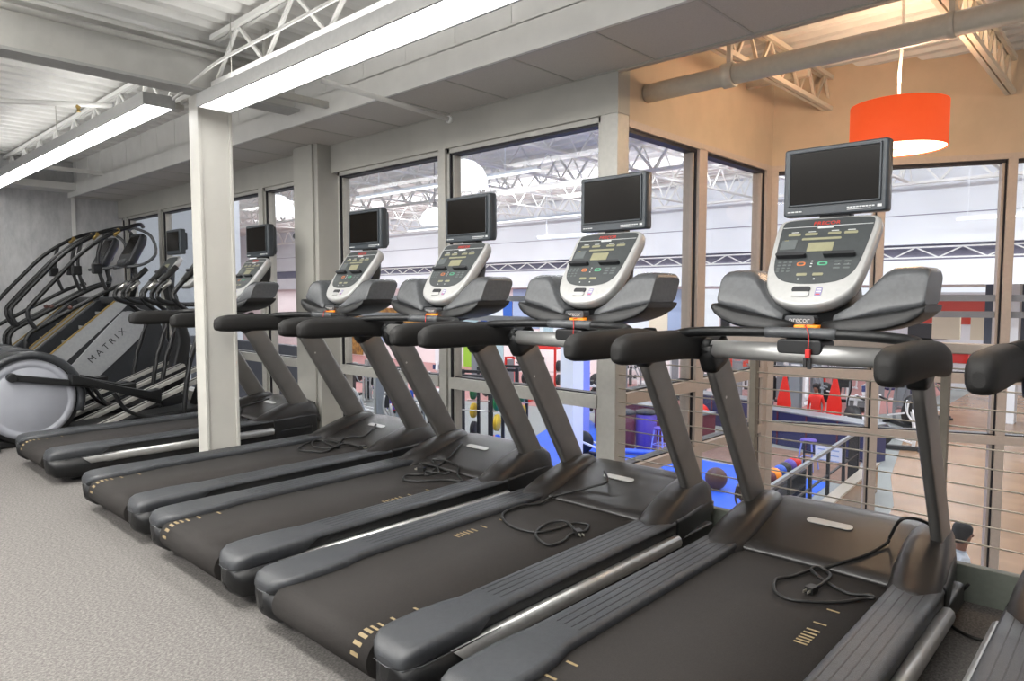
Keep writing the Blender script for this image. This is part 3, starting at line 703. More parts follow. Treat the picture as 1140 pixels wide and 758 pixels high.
# power cords
cords = {
 3: ([(-.104, 1.66, .30), (-.017, 1.56, .285), (-.082, 1.52, .255), (-.219, 1.40, .205), (-.21, 1.293, .198), (-.25, 1.218, .198), (-.235, 1.07, .198), (-.112, .977, .198), (.028, .981, .198), (.07, 1.076, .198), (.077, 1.181, .198), (.132, 1.208, .198), (.172, 1.135, .198), (.155, 1.063, .198), (.18, .977, .198), (.163, .91, .198), (.075, .944, .198), (.023, 1.008, .198), (-.002, 1.106, .198), (.051, 1.156, .206), (.155, 1.1, .198)], 'black power cord with a loose plug, looped on the belt before the corner post'),
 4: ([(.33, 1.68, .345), (.30, 1.60, .385), (.252, 1.56, .385), (.207, 1.61, .30), (.198, 1.60, .275), (.155, 1.52, .245), (.102, 1.45, .225), (.051, 1.39, .204), (.016, 1.346, .198), (-.009, 1.255, .198), (-.038, 1.194, .198), (-.005, 1.101, .198), (.054, 1.069, .198), (.121, 1.105, .198), (.187, 1.167, .198), (.23, 1.235, .200), (.255, 1.25, .204), (.235, 1.262, .204), (.18, 1.245, .198), (.105, 1.282, .198), (.028, 1.34, .206), (.044, 1.38, .208), (.088, 1.35, .203), (.098, 1.275, .206), (.087, 1.203, .198)], 'black power cord with a plug, looped at the near hood under the orange lamp'),
 2: ([(-.16, 1.661, .29), (-.087, 1.5, .243), (-.07, 1.396, .205), (-.025, 1.272, .198), (-.08, 1.186, .198), (-.014, 1.118, .198), (.068, 1.163, .198), (.15, 1.272, .198), (.221, 1.308, .198), (.121, 1.37, .202), (.046, 1.44, .225), (-.09, 1.46, .232), (-.152, 1.43, .222), (-.056, 1.38, .208), (.022, 1.317, .206), (.013, 1.241, .206), (-.113, 1.329, .206), (-.199, 1.38, .206), (-.077, 1.38, .212), (.051, 1.36, .212), (.088, 1.32, .210), (-.044, 1.28, .21)], 'tangled black power cord at the front of the middle belt'),
 1: ([(-.02, 1.654, .29), (.032, 1.58, .268), (.05, 1.50, .242), (-.072, 1.45, .225), (-.02, 1.355, .2), (.092, 1.2, .198), (.032, 1.144, .198), (-.084, 1.106, .198), (-.2, 1.22, .198), (-.22, 1.314, .198), (-.183, 1.37, .2), (-.051, 1.37, .203), (.052, 1.308, .198), (-.074, 1.304, .206), (-.2, 1.33, .206), (-.2, 1.282, .206), (-.062, 1.2, .206), (.064, 1.245, .206), (.033, 1.37, .212), (.128, 1.385, .21), (.2, 1.38, .21)], 'bundled black power cord on the belt just right of the column'),
 0: ([(-.1, 1.70, .30), (-.16, 1.6, .27), (-.2, 1.5, .242), (-.1, 1.45, .228), (0, 1.37, .2), (.13, 1.34, .198), (.13, 1.28, .198), (-.06, 1.33, .2), (-.1, 1.40, .21), (0, 1.39, .21), (.12, 1.33, .207), (-.12, 1.37, .212), (-.2, 1.28, .2), (-.12, 1.22, .198), (.05, 1.26, .2), (.2, 1.33, .2)], 'black power cord lying coiled on the belt behind the column')}
for i, (pts, lab) in cords.items():
    P = [(a, b, c+.0015) for a, b, c in pts]
    cd = MB().tube(smoothpath(P, 6), .0058, 8).build('power_cord', 'cord_black', T[i])
    e = Vector(P[-1]); d = (e-Vector(P[-2])).normalized(); d.z = 0; d.normalize()
    a = e+Vector((0, 0, .006)); s_ = Vector((d.y, -d.x, 0))
    m = MB().use('cord_black').bar(a, a+d*.04, .028, .022).use('plug_metal')
    for k in (-1, 1): m.bar(a+d*.039+s_*.007*k, a+d*.06+s_*.007*k, .0025, .008)
    m.build('plug', None, cd)
MB().tube(smoothpath([(-.47+.88, 3.0-1.12, .10), (-.515+.88, 2.98-1.12, .03), (-.525+.88, 2.93-1.12, .008), (-.52+.88, 2.87-1.12, .008), (-.48+.88, 2.79-1.12, .008), (-.42+.88, 2.75-1.12, .008), (-.37+.88, 2.75-1.12, .008)], 5), .006, 8).build('supply_cord', 'cord_black', T[4])
# ------------------------------------------------------------------ ellipticals
def elliptical(cx, label):
    t = thing('elliptical_trainer', (cx, 0, 0), label, 'elliptical trainer', 'ellipticals beyond the treadmills')
    yc, zc = 1.33, .365
    MB().prism([(1.1, .0), (1.65, .0), (1.75, .03), (1.9, .05), (2.75, .06), (2.85, .12), (2.8, .18), (2.5, .14), (1.7, .1), (1.1, .06)], 'x', -.16, .16).build('base', 'black_plastic', t, bevel=.015)
    MB().box(-.30, .30, 1.0, 1.12, 0, .06).box(-.28, .28, 2.7, 2.8, 0, .06).build('floor_foot', 'black_plastic', t, bevel=.015)
    # rear drive housing with round discs
    MB().lathe([(.10, -.20), (.33, -.20), (.35, -.18), (.35, .18), (.33, .20), (.10, .20)], (0, yc, zc), 'x', 40).build('drive_housing', 'black_plastic', t)
    for s in (-1, 1):
        dd = MB().lathe([(.02, s*.235), (.235, s*.235), (.245, s*.228), (.255, s*.228), (.262, s*.235), (.29, s*.232), (.31, s*.215), (.31, s*.20)], (0, yc, zc), 'x', 44).build('disc_cover', 'disc_grey', t)
        g_ = MB(); arc = [(s*.235, yc+.345*math.cos(a_), zc+.345*math.sin(a_)) for a_ in [math.radians(-20+12*q) for q in range(19)]]
        g_.tube(arc, .03, 8, flat=.8, up=(1, 0, 0)).build('disc_guard', 'dark_plastic', t)
        # pedal arm
        a = MB().bar((s*.26, yc-.12+.0, .55), (s*.26, 1.86, .42), .035, .05).bar((s*.26, 1.86, .42), (s*.26, 2.26, .25), .04, .045)
        a.tube([(s*.235, yc-.12, .55), (s*.30, yc-.12, .55)], .034, 12)
        a.build('pedal_arm', 'black_plastic', t, bevel=.006)
        pd = MB().use('black_plastic').loft([[(s*.30+u, y, z+v) for u, v in ((-.055, -.03), (.055, -.03), (.06, .03+e), (-.06, .03+e))] for y, z, e in ((1.58, .50, .02), (1.66, .49, 0), (1.85, .42, 0), (1.95, .385, 0), (2.15, .33, 0), (2.24, .31, .03))])
        pd.build('pedal', None, t, bevel=.006)
        MB().tube(smoothpath([(s*.26, 1.90, .36), (s*.26, 2.0, .2), (s*.26, 2.2, .12), (s*.26, 2.45, .14)], 5), .016, 8).build('link_rod', 'black_plastic', t)
        # ramp rail
        MB().use('ramp_silver').bar((s*.20, 1.75, .07), (s*.20, 2.78, .47), .11, .03).use('gym_black').bar((s*.20, 1.75, .088), (s*.20, 2.78, .488), .02, .004).build('ramp_rail', None, t, bevel=.006)
        # moving arm and grip
        arm = MB().tube(smoothpath([(s*.27, 2.45, .12), (s*.27, 2.50, .5), (s*.26, 2.62, .93), (s*.25, 2.52, 1.02), (s*.25, 2.40, 1.15), (s*.25, 2.48, 1.28), (s*.25, 2.62, 1.42)], 5), .021, 10).build('moving_arm', 'black_plastic', t)
        MB().tube([(s*.25, 2.49, 1.29), (s*.25, 2.63, 1.43)], .026, 10).build('grip', 'grip_rubber', arm)
        MB().tube(smoothpath([(s*.06, 2.72, 1.08), (s*.13, 2.55, 1.08), (s*.16, 2.38, 1.10), (s*.16, 2.30, 1.15), (s*.16, 2.34, 1.24), (s*.15, 2.42, 1.29)], 5), .02, 10).build('fixed_handle', 'black_plastic', t)
        MB().tube([(s*.16, 2.335, 1.22), (s*.15, 2.415, 1.29)], .024, 12).build('pulse_sensor', 'chrome', t)
    # mast
    rings = []
    for y, z, w_ in ((2.70, .1, .14), (2.80, .4, .12), (2.86, .7, .10), (2.80, 1.0, .075), (2.74, 1.25, .06), (2.76, 1.4, .05)):
        rings.append([(a, b, z) for a, b in rrect(0, y, .16, w_*1.3, .03)])
    MB().loft(rings).build('mast', 'black_plastic', t)
    TT = Matrix.Translation((0, 2.70, 1.40)) @ Matrix.Rotation(math.atan2(.30, .24), 4, 'X')
    m = MB(); m.xf = TT; m.loft([[(a*k, b*k, z) for a, b in rrect(0, 0, .32, .40, .09, 6)] for k, z in ((.85, -.05), (.98, -.04), (1, -.005), (.97, .006))])
    cs = m.build('console', 'silver_paint', t)
    m = MB(); m.xf = TT; m.use('face_dark').prism(rrect(0, .03, .28, .29, .06), 'z', .004, .009)
    m.use('lcd').prism(rrect(0, .06, .1, .05, .004), 'z', .009, .011); m.use('gym_black').box(-.13, -.03, -.03, -.01, .008, .03).box(.03, .13, -.03, -.01, .008, .03)
    m.build('control_face', None, cs)
    tv = MB().box(-.17, .17, 2.80, 2.86, 1.57, 1.82).build('television', 'tv_bezel', t, bevel=.012)
    MB().box(-.14, .14, 2.795, 2.80, 1.61, 1.795).build('screen', 'tv_screen', tv)
    MB().box(-.12, .12, 2.86, 2.90, 1.62, 1.79).build('television_back', 'tv_bezel', tv, bevel=.01)
    return t
elliptical(-6.52, 'elliptical trainer with a big round grey drive disc, beside the left treadmill')
elliptical(-7.28, 'farther elliptical trainer next to the stair climber, only its grey disc edge showing')

# ------------------------------------------------------------------ stair climbers
def climber(cx, label):
    t = thing('stair_climber', (cx, 0, 0), label, 'stair climber', 'stair climbers by the far wall')
    W = .35
    body = [(1.62, .0), (2.95, .0), (3.0, .12), (2.97, .62), (2.84, 1.02), (2.66, 1.12), (2.46, 1.10), (1.78, .50), (1.62, .30)]
    for s in (-1, 1):
        x0, x1 = sorted((s*(W-.07), s*W))
        sb = MB().prism(body, 'x', x0, x1).build('side_panel', 'dark_plastic', t, bevel=.01)
        x0, x1 = sorted((s*W, s*(W+.018)))
        pts = [(2.0, .43), (1.985, .36), (2.02, .30), (2.12, .26), (2.22, .29), (2.66, .70), (2.72, .80), (2.70, .90), (2.62, .985), (2.54, .99), (2.46, .94), (2.05, .49)]
        pp = MB().prism([tuple(p)[:2] for p in smoothpath([(a, b, 0) for a, b in pts], 3, True)], 'x', x0, x1).build('badge_panel', 'climber_silver', t, bevel=.004)
        # trim band above the panel
        x0, x1 = sorted((s*(W-.01), s*(W+.012)))
        MB().use('climber_silver').prism([(1.76, .50), (1.83, .40), (1.98, .50), (2.50, .995), (2.56, 1.06), (2.44, 1.10)], 'x', x0, x1).use('climber_gold').prism([(1.75, .505), (1.757, .495), (2.447, 1.095), (2.44, 1.105)], 'x', min(x0, s*(W+.014)), max(x1, s*(W+.014))).build('trim_band', None, t)
        for (y, z) in ((2.06, .37), (2.60, .90)): MB().lathe([(.008, s*(W+.017)), (.008, s*(W+.021))], (0, y, z), 'x', 8).build('screw', 'gym_black', pp)
        # rails
        X_ = s*(W-.01)
        A = smoothpath([(X_*.55, 2.80, 1.90), (X_, 2.70, 1.905), (X_, 2.47, 1.81), (X_, 2.2, 1.62), (X_, 1.98, 1.38), (X_, 1.76, 1.12), (X_, 1.69, 1.02), (X_, 1.70, .92), (X_, 1.745, .84)], 4)
        MB().tube(A, .021, 10).build('hand_rail', 'black_plastic', t)
        B = smoothpath([(X_, 2.62, 1.30), (X_, 2.42, 1.225), (X_, 2.1, 1.045), (X_, 1.80, .865), (X_, 1.70, .80), (X_, 1.66, .71), (X_, 1.68, .60), (X_, 1.77, .47), (X_, 1.85, .38)], 4)
        MB().tube(B, .021, 10).build('lower_rail', 'black_plastic', t)
        MB().tube(smoothpath([(X_, 2.35, 1.74), (X_, 2.31, 1.56), (X_, 2.32, 1.38), (X_, 2.38, 1.2)], 4), .019, 10).build('rail_post', 'black_plastic', t)
        MB().box(X_-.03, X_+.03, 2.25, 2.34, 1.38, 1.48).build('bottle_holder', 'black_plastic', t, bevel=.01)
        MB().tube([(X_, 2.52, 1.84), (X_, 2.46, 1.78)], .024, 8).build('grip_sensor', 'climber_gold', t)
        MB().tube([(X_, 2.06, 1.045), (X_, 2.03, 1.028)], .023, 8).build('rail_clamp', 'brown_leather', t)
    # steps
    for k in range(6):
        y = 1.62+k*.165; z = .22+k*.15
        st = MB().use('climber_step').box(-W+.07, W-.07, y, y+.19, z-.02, z+.01).use('gym_black').box(-W+.07, W-.07, y+.165, y+.18, z, z+.15)
        st.use('climber_silver').box(-W+.07, W-.07, y-.006, y+.006, z-.02, z+.012); st.build('step', None, t)
    MB().prism([(1.66, .02), (2.9, .02), (2.9, .9), (2.6, 1.0), (1.66, .14)], 'x', -W+.07, W-.07).build('core', 'gym_black', t)
    MB().box(-W, W, 2.50, 2.80, 1.06, 1.14).build('top_cover', 'dark_plastic', t, bevel=.02)
    # console
    MB().tube([(0, 2.72, 1.1), (0, 2.78, 1.35), (0, 2.74, 1.55)], .03, 10).build('mast', 'black_plastic', t)
    TT = Matrix.Translation((0, 2.72, 1.66)) @ Matrix.Rotation(math.radians(63), 4, 'X')
    m = MB(); m.xf = TT; m.loft([[(a*k, b*k, z) for a, b in rrect(0, 0, .36, .40, .06, 5)] for k, z in ((.7, -.09), (.95, -.06), (1, -.01), (.95, .008))])
    cs = m.build('console', 'dark_plastic', t)
    m = MB(); m.xf = TT; m.prism(rrect(0, .05, .28, .22, .02), 'z', .006, .01); m.build('display', 'tv_screen', cs)
    m = MB(); m.xf = TT; m.prism(rrect(0, -.15, .2, .05, .02), 'z', .004, .014); m.build('key_cluster', 'pod_plastic', cs)
    MB().tube(smoothpath([(-.2, 2.62, 1.46), (-.26, 2.78, 1.50), (-.26, 2.90, 1.62), (-.24, 2.86, 1.80), (-.12, 2.76, 1.88), (0, 2.75, 1.89), (.12, 2.76, 1.88), (.24, 2.86, 1.80), (.26, 2.90, 1.62), (.26, 2.78, 1.50), (.2, 2.62, 1.46)], 4), .016, 10).build('front_handle', 'pod_plastic', t)
    return t, W
c1, W_ = climber(-8.27, 'stair climber with a long silver MATRIX side panel, nearer of the two')
mt = Matrix.Translation((W_+.0185, 2.355, .645)) @ Matrix(((0, 0, 1, 0), (1, 0, 0, 0), (0, 1, 0, 0), (0, 0, 0, 1))) @ Matrix.Rotation(math.radians(42.5), 4, 'Z')
panel = [k for k in C.objects if k.parent == c1 and k.name.startswith('badge_panel') and k.data.vertices[0].co.x > 0][0]
text_mesh('brand_mark', 'MATRIX', .09, 'gym_black', panel, mt, .0012, 1.6)
climber(-9.15, 'stair climber standing farthest left, against the grey wall')

# ------------------------------------------------------------------ the training hall beyond and below the glass
G = -3.3
struct(MB().box(-62, 9, 3.35, 44, G-.2, G).build('floor', 'grey_floor'))
struct(MB().prism([(-3.4, 5), (-3.5, 13), (-3.9, 16), (-4.6, 18.5), (-6.0, 26), (-6.1, 43.5), (9, 43.5), (9, 5)], 'z', G, G+.012).build('floor_court', 'wood_floor'))
struct(MB().prism([(-60, 18), (-26, 18), (-20, 20), (-9.6, 23), (-6.9, 29), (-6.9, 43.5), (-60, 43.5)], 'z', G, G+.01).build('floor_track', 'pink_floor'))
struct(MB().prism([(-12.5, 17.4), (-7.2, 17.0), (-5.0, 17.0), (-5.6, 19.6), (-12.5, 20)], 'z', G, G+.009).build('floor_boards', 'brown_floor'))
YG = 26
struct(MB().box(-62, 9, YG, YG+.3, 2.80, 5.9).build('wall_hall', 'gym_white'))
struct(MB().box(-62, 9, YG, YG+.3, 1.50, 2.28).box(-62, 9, YG-.02, YG, 1.47, 1.53).build('wall_hall', 'gym_white'))
struct(MB().box(-62, 9, YG+.5, YG+.6, 2.2, 2.9).build('wall_hall', 'gym_band'))
struct(truss(MB(), (-40, YG+.1, 2.36), (8, YG+.1, 2.36), .34, 1.3, .08, .04).build('roof_joist', 'joist_white'))
s = MB()
for z in (3.75,): s.box(-62, 9, YG-.02, YG, z, z+.025)
struct(s.build('trim_7', 'gym_band'))
struct(MB().box(-62, 9, YG+.3, 44, 1.5, 1.6).build('ceiling_lower', 'gym_white'))
deck('ceiling_hall', -62, 9, 3.4, 26.2, 5.7, 'gym_deck', .6, 'x', .12)
for i in range(13):
    x = -3.5-2.6*i
    struct(truss(MB(), (x, 3.5, 4.75), (x, 25.8, 4.75), .75, 1.2, .09, .035).build('roof_joist', 'joist_white'))
for y in (9.5, 17.5, 25.2):
    struct(truss(MB(), (-50, y, 4.7), (6, y, 4.7), .85, 1.4, .14, .06).build('roof_joist', 'joist_white'))
struct(MB().box(-62, -14, 29, 29.3, G, 1.5).build('wall_rear', 'gym_pinkwhite'))
struct(MB().box(-14.3, -14, 29, 43, G, 1.5).build('wall_rear', 'gym_white'))
struct(MB().box(-14, 9, 43, 43.3, G, 1.5).build('wall_rear', 'gym_white'))
struct(MB().box(8.8, 9, 5.5, 44, G, 5.9).build('wall_right', 'gym_white'))
struct(MB().box(-62, -61.8, 3.4, 29, G, 5.9).build('wall_left_hall', 'gym_pinkwhite'))
# rooms right behind the left panes: a white partition and a low slate parapet
struct(MB().box(-24, -12.9, 6, 6.2, G, 3.2).build('wall_partition', 'gym_white'))
struct(MB().box(-10.4, -6.55, 4.2, 4.3, G, .56).build('wall_parapet', 'gym_grey'))
def seg(px0, px1, py0, py1, m, Y=28.95):
    a = atY(px0, py0, Y); b = atY(px1, py1, Y)
    z0 = max(G+.01, min(a.z, b.z)); z1 = min(1.49, max(a.z, b.z))
    if z1-z0 < .02: return
    struct(MB().box(min(a.x, b.x), max(a.x, b.x), Y, Y+.04, z0, z1).build('wall_panel', m))
for a in ((381, 404, 322, 336, 'teal_panel'), (404, 482, 342, 364, 'gold_mural'), (404, 470, 334, 339, 'blue_panel'), (381, 404, 340, 395, 'gold_mural'),
          (405, 470, 366, 384, 'pale_blue'), (484, 496, 366, 420, 'gym_white'), (498, 511, 390, 421, 'lime_panel'), (498, 511, 383, 389, 'teal_panel'), (516, 546, 384, 421, 'lime_panel'),
          (548, 560, 384, 421, 'teal_panel'), (512, 516, 330, 420, 'white_paint'), (497, 506, 352, 384, 'blue_panel'), (508, 532, 321, 382, 'teal_panel'), (535, 542, 334, 372, 'blue_panel'), (560, 570, 334, 352, 'blue_panel'),
          (543, 559, 322, 372, 'sky_window'), (571, 600, 322, 366, 'pale_blue'), (601, 640, 322, 372, 'sky_window'), (605, 616, 335, 372, 'teal_panel'), (700, 722, 322, 372, 'sky_window'), (723, 743, 322, 372, 'beige_panel'), (744, 772, 322, 372, 'pale_blue'), (776, 800, 322, 370, 'sky_window')):
    seg(*a)
for a in ((812, 850, 318, 400, 'pale_blue'), (940, 1008, 316, 330, 'sky_window'), (985, 1010, 360, 378, 'gym_white'), (1000, 1108, 331, 362, 'red_wall'), (1015, 1101, 315, 325, 'sky_window'), (1011, 1054, 360, 378, 'gym_black'),
          (860, 980, 352, 396, 'teal_panel'), (1050, 1106, 385, 398, 'sky_window')):
    seg(*a, Y=42.9)
struct(MB().box(-4.6, 2, 30, 30.3, -.9, 1.5).build('wall_panel', 'gym_slate'))
# long concession counter high at the right
a = atY(1030, 376, 36); b = atY(1098, 376, 36)
ct = thing('serving_counter', ((a.x+b.x)/2+3.4, 39.5, G), 'long white serving counter in front of the red wall, far right', 'counter')
MB().box(-2, 2.2, -2, .6, 0, 1.0).build('counter_body', 'gym_white', ct); MB().box(-2.1, 2.3, -2.1, .7, 1.0, 1.06).build('counter_top', 'beige_panel', ct)
for i in range(2):
    tag(MB().box(-7.6+i*1.5, -6.5+i*1.5, 36.5, 36.7, -.9, .35).build('menu_board', 'beige_panel'), ['left', 'right'][i]+' one of two pale boards hanging over the far serving counter', 'board')
ka, kb = atY(1052, 392, 38), atY(1080, 404, 38)
kt = thing('red_kiosk', ((ka.x+kb.x)/2, 38, G), 'bright red kiosk counter on a white base at the far end of the court', 'kiosk')
hw = (kb.x-ka.x)/2
MB().box(-hw, hw, -.5, .5, kb.z-G, ka.z-G).build('kiosk_front', 'bright_red', kt, bevel=.03); MB().box(-hw*.9, hw*.9, -.4, .4, 0, kb.z-G).build('kiosk_base', 'gym_white', kt); MB().box(-hw-.1, hw+.1, -.6, .6, ka.z-G, ka.z-G+.08).build('counter_top', 'white_plastic', kt)

# columns of the hall
for (px, py, wdt, m) in ((636, 520, .42, 'gym_white'), (648, 499, .3, 'peri'), (1118, 470, .6, 'gym_white'), (888, 452, .45, 'gym_white'), (350, 455, .4, 'gym_white')):  # second column: the blue light falling on it is put into its colour
    p = atZ(px, py, G)
    struct(MB().box(p.x-wdt/2, p.x+wdt/2, p.y-wdt/2, p.y+wdt/2, G, .75 if p.y < 25 else 1.5).build('column', m))

# lamps of the hall
def dome(px, py, Y, r, label):
    p = atY(px, py, Y); t = thing('dome_lamp', (p.x, Y, p.z), label, 'dome lamp', 'glowing dome lamps in the hall')
    MB().lathe([(r*1.0, -.42*r), (r*1.02, -.36*r), (r*.98, 0), (r*.8, .4*r), (r*.45, .68*r), (r*.12, .78*r)], (0, 0, 0), 'z', 28).build('lamp_shade', 'dome_light', t)
    MB().tube([(0, 0, .7*r), (0, 0, 5.8-p.z)], .02, 8).lathe([(r*.14, .72*r), (r*.14, 1.1*r)], (0, 0, 0), 'z', 12).build('hanger', 'fixture_body', t)
dome(517, 198, 9.0, .44, 'large white dome lamp hanging behind the second pane from the post')
dome(309, 232, 9.4, .46, 'white dome lamp seen between the column and the pilaster')
dome(484, 243, 16, .5, 'white dome lamp half hidden by the mullion, lower one')
dome(288, 290, 30*.6, .5, 'small far dome lamp low beside the left console screen')
def tube_row(px0, py0, px1, z, label, L=None):
    a = atZ(px0, py0, z); b = atY(px1, py0, a.y)
    x1 = b.x if L is None else a.x+L
    t = thing('tube_light', ((a.x+x1)/2, a.y, z), label, 'ceiling light', 'far fluorescent tubes in the hall')
    h = abs(x1-a.x)/2
    MB().box(-h, h, -.06, .06, -.03, .0).build('tube', 'tube_far', t); MB().box(-h, h, -.08, .08, 0, .07).build('housing', 'gym_white', t)
    MB().box(-h*.7-.01, -h*.7+.01, -.01, .01, .07, 5.80-z).box(h*.7-.01, h*.7+.01, -.01, .01, .07, 5.80-z).build('hanger', 'gym_white', t)
for a in ((398, 221, 600, 4.3, 'long bright tube light slanting past the large dome lamp'),
          (455, 257, 650, 3.6, 'upper of two thin tube lights left of the corner post'), (600, 265, 660, 3.3, 'lower short tube light left of the corner post'),
          (322, 237, 345, 4.2, 'short tube light beside the left dome lamp'),
          (1065, 244, 1150, 3.4, 'thin tube light behind the right hand pane')):
    tube_row(*a)
p = atY(338, 263, 9)
p = atY(335, 264, 9)
t = thing('stage_spotlight', tuple(p), 'small black stage spotlight with a violet glow, left of the pilaster', 'spotlight')
MB().tube([(-.1, -.05, .08), (.1, .05, -.1)], .13, 16).build('lamp_can', 'gym_black', t)
MB().tube([(.1, .05, -.1), (.104, .052, -.104)], .115, 16).build('lens', 'dome_light', t)
MB().tube(smoothpath([(-.14, 0, -.02), (-.13, 0, .22), (.13, 0, .22), (.14, 0, -.02)], 4), .016, 6).tube([(0, 0, .22), (0, 0, 5.8-p.z)], .015, 6).build('yoke', 'gym_black', t)

# floor mats
def floor_mat(pts, label, m='mat_blue'):
    cx = sum(a for a, _ in pts)/len(pts); cy = sum(b for _, b in pts)/len(pts)
    o = MB().prism([(a-cx, b-cy) for a, b in pts], 'z', 0, .008).build('training_mat', m, loc=(cx, cy, G+.001)); tag(o, label, 'mat', 'blue training mats'); return o
floor_mat([(-16.2, 21.0), (-12.4, 12.2), (-6.9, 10.2), (-6.9, 13.6), (-11.4, 17.0)], 'wide blue training mat seen through the side panes')
floor_mat([(-11.2, 16.95), (-5.5, 16.9), (-5.2, 12.7), (-6.75, 12.6), (-6.85, 13.75)], 'blue mat behind the black stair railing')

# gym machines
def ground(px, py): p = atZ(px, py, G); return (p.x, p.y, G+.012)
def strength(px, py, label, fm='silver_paint', pm='gym_black', rz=0., sc=1.0, kind=0):
    t = thing('strength_machine', ground(px, py), label, 'gym machine', 'strength machines in the hall', rz); t.scale = (sc, sc, sc)
    f = MB().box(-.5, -.42, -.3, .3, 0, .06).box(.42, .5, -.3, .3, 0, .06).box(-.5, .5, -.04, .04, 0, .06)
    f.box(-.49, -.41, -.04, .04, 0, 1.75).box(-.15, -.07, -.04, .04, 0, 1.75).box(-.49, -.07, -.04, .04, 1.68, 1.76)
    f.tube(smoothpath([(-.1, 0, 1.65), (.2, 0, 1.72), (.45, 0, 1.45), (.5, 0, .8), (.46, 0, .0)], 4), .035, 8)
    f.build('frame', fm, t)
    MB().box(-.41, -.15, -.10, .10, .15, .95).build('weight_stack', 'gym_black', t)
    MB().box(-.43, -.13, -.13, -.11, .1, 1.65).build('shroud', 'steel_grey', t)
    MB().prism(rrect(.2, 0, .4, .36, .08), 'z', .45, .53).build('seat', pm, t)
    MB().prism(rrect(0, .95, .3, .7, .1), 'x', .02, .1).build('back_pad', pm, t)
    for s in (-1, 1): MB().tube(smoothpath([(.1, s*.25, 1.5), (.3, s*.32, 1.35), (.45, s*.3, 1.05), (.62, s*.25, 1.0)], 4), .025, 8).build('lever_arm', fm if kind else 'steel_grey', t)
    return t
def cardio(px, py, label, fm='steel_grey', dm='gym_black', rz=0., sc=1.0):
    t = thing('cross_trainer', ground(px, py), label, 'gym machine', 'cardio machines in the hall', rz); t.scale = (sc, sc, sc)
    MB().box(-.7, .7, -.1, .1, 0, .12).box(-.7, -.62, -.3, .3, 0, .08).box(.62, .7, -.3, .3, 0, .08).build('base', 'gym_black', t)
    MB().lathe([(.06, -.1), (.36, -.1), (.38, -.05), (.38, .05), (.36, .1), (.06, .1)], (-.45, 0, .45), 'y', 24).build('wheel_housing', dm, t)
    MB().tube(smoothpath([(.5, 0, .05), (.55, 0, .6), (.42, 0, 1.3)], 4), .05, 8).build('mast', fm, t)
    MB().box(.30, .42, -.2, .2, 1.25, 1.55).build('console', 'gym_black', t)
    for s in (-1, 1):
        MB().tube(smoothpath([(.45, s*.25, .25), (.5, s*.27, .8), (.3, s*.27, 1.2), (.32, s*.27, 1.55)], 4), .025, 8).build('moving_arm', fm, t)
        MB().bar((-.45, s*.2, .5), (.45, s*.24, .28), .08, .05).build('pedal_arm', 'white_plastic', t)
    return t
def runner(px, py, label, rz=0., sc=1.0):
    t = thing('running_machine', ground(px, py), label, 'gym machine', 'running machines in the hall', rz); t.scale = (sc, sc, sc)
    MB().box(-.4, .4, -1, .9, .06, .2).build('deck', 'gym_black', t); MB().box(-.42, -.3, -1, .9, .2, .24).box(.3, .42, -1, .9, .2, .24).build('side_rail', 'steel_grey', t)
    MB().box(-.4, .4, .55, .95, .2, .38).build('motor_hood', 'white_plastic', t, bevel=.05)
    for s in (-1, 1):
        MB().bar((s*.38, .75, .2), (s*.38, .55, 1.15), .07, .1).build('upright', 'white_plastic', t); MB().bar((s*.38, .55, 1.1), (s*.36, .05, 1.05), .06, .06).build('hand_rail', 'gym_black', t)
    MB().bar((0, .55, 1.15), (0, .68, 1.5), .6, .09, up=(1, 0, 0)).build('console', 'white_plastic', t); MB().box(-.22, .22, .52, .56, 1.25, 1.45).build('display', 'screen_blue', t)
    return t
def bench(px, py, label, m='plate_blue', rz=0.):
    t = thing('weight_bench', ground(px, py), label, 'bench', 'benches in the hall', rz)
    MB().box(-.65, .65, -.15, .15, .40, .48).build('pad', m, t, bevel=.03)
    MB().box(-.6, .6, -.03, .03, .33, .39).box(-.55, -.49, -.25, .25, 0, .06).box(.49, .55, -.25, .25, 0, .06).box(-.55, -.49, -.03, .03, 0, .36).box(.49, .55, -.03, .03, 0, .36).build('frame', 'steel_grey', t)
    return t
def rack(px, py, label, m='gym_black', rz=0., plates=('plate_green', 'plate_yellow', 'plate_blue')):
    t = thing('power_rack', ground(px, py), label, 'rack', 'racks in the hall', rz)
    for x in (-.6, .6):
        for y in (-.5, .5): MB().box(x-.04, x+.04, y-.04, y+.04, 0, 2.3).build('post', m, t)
    MB().box(-.6, .6, -.54, -.46, 2.2, 2.28).box(-.6, .6, .46, .54, 2.2, 2.28).box(-.64, -.56, -.5, .5, 2.2, 2.28).box(.56, .64, -.5, .5, 2.2, 2.28).box(-.64, -.56, -.5, .5, 0, .08).box(.56, .64, -.5, .5, 0, .08).build('cross_beam', m, t)
    zz = [1.55, 1.0, .45]
    for i, pm in enumerate(plates):
        for s in (-1, 1): MB().lathe([(.03, -.04), (.225, -.04), (.225, .0), (.19, .005), (.19, .012), (.225, .02), (.225, .04), (.03, .04)], (s*.76, -.5, zz[i]), 'x', 24).build('weight_plate', pm, t)
    MB().tube([(-.95, -.5, 1.3), (.95, -.5, 1.3)], .016, 8).build('bar', 'chrome', t)
    return t
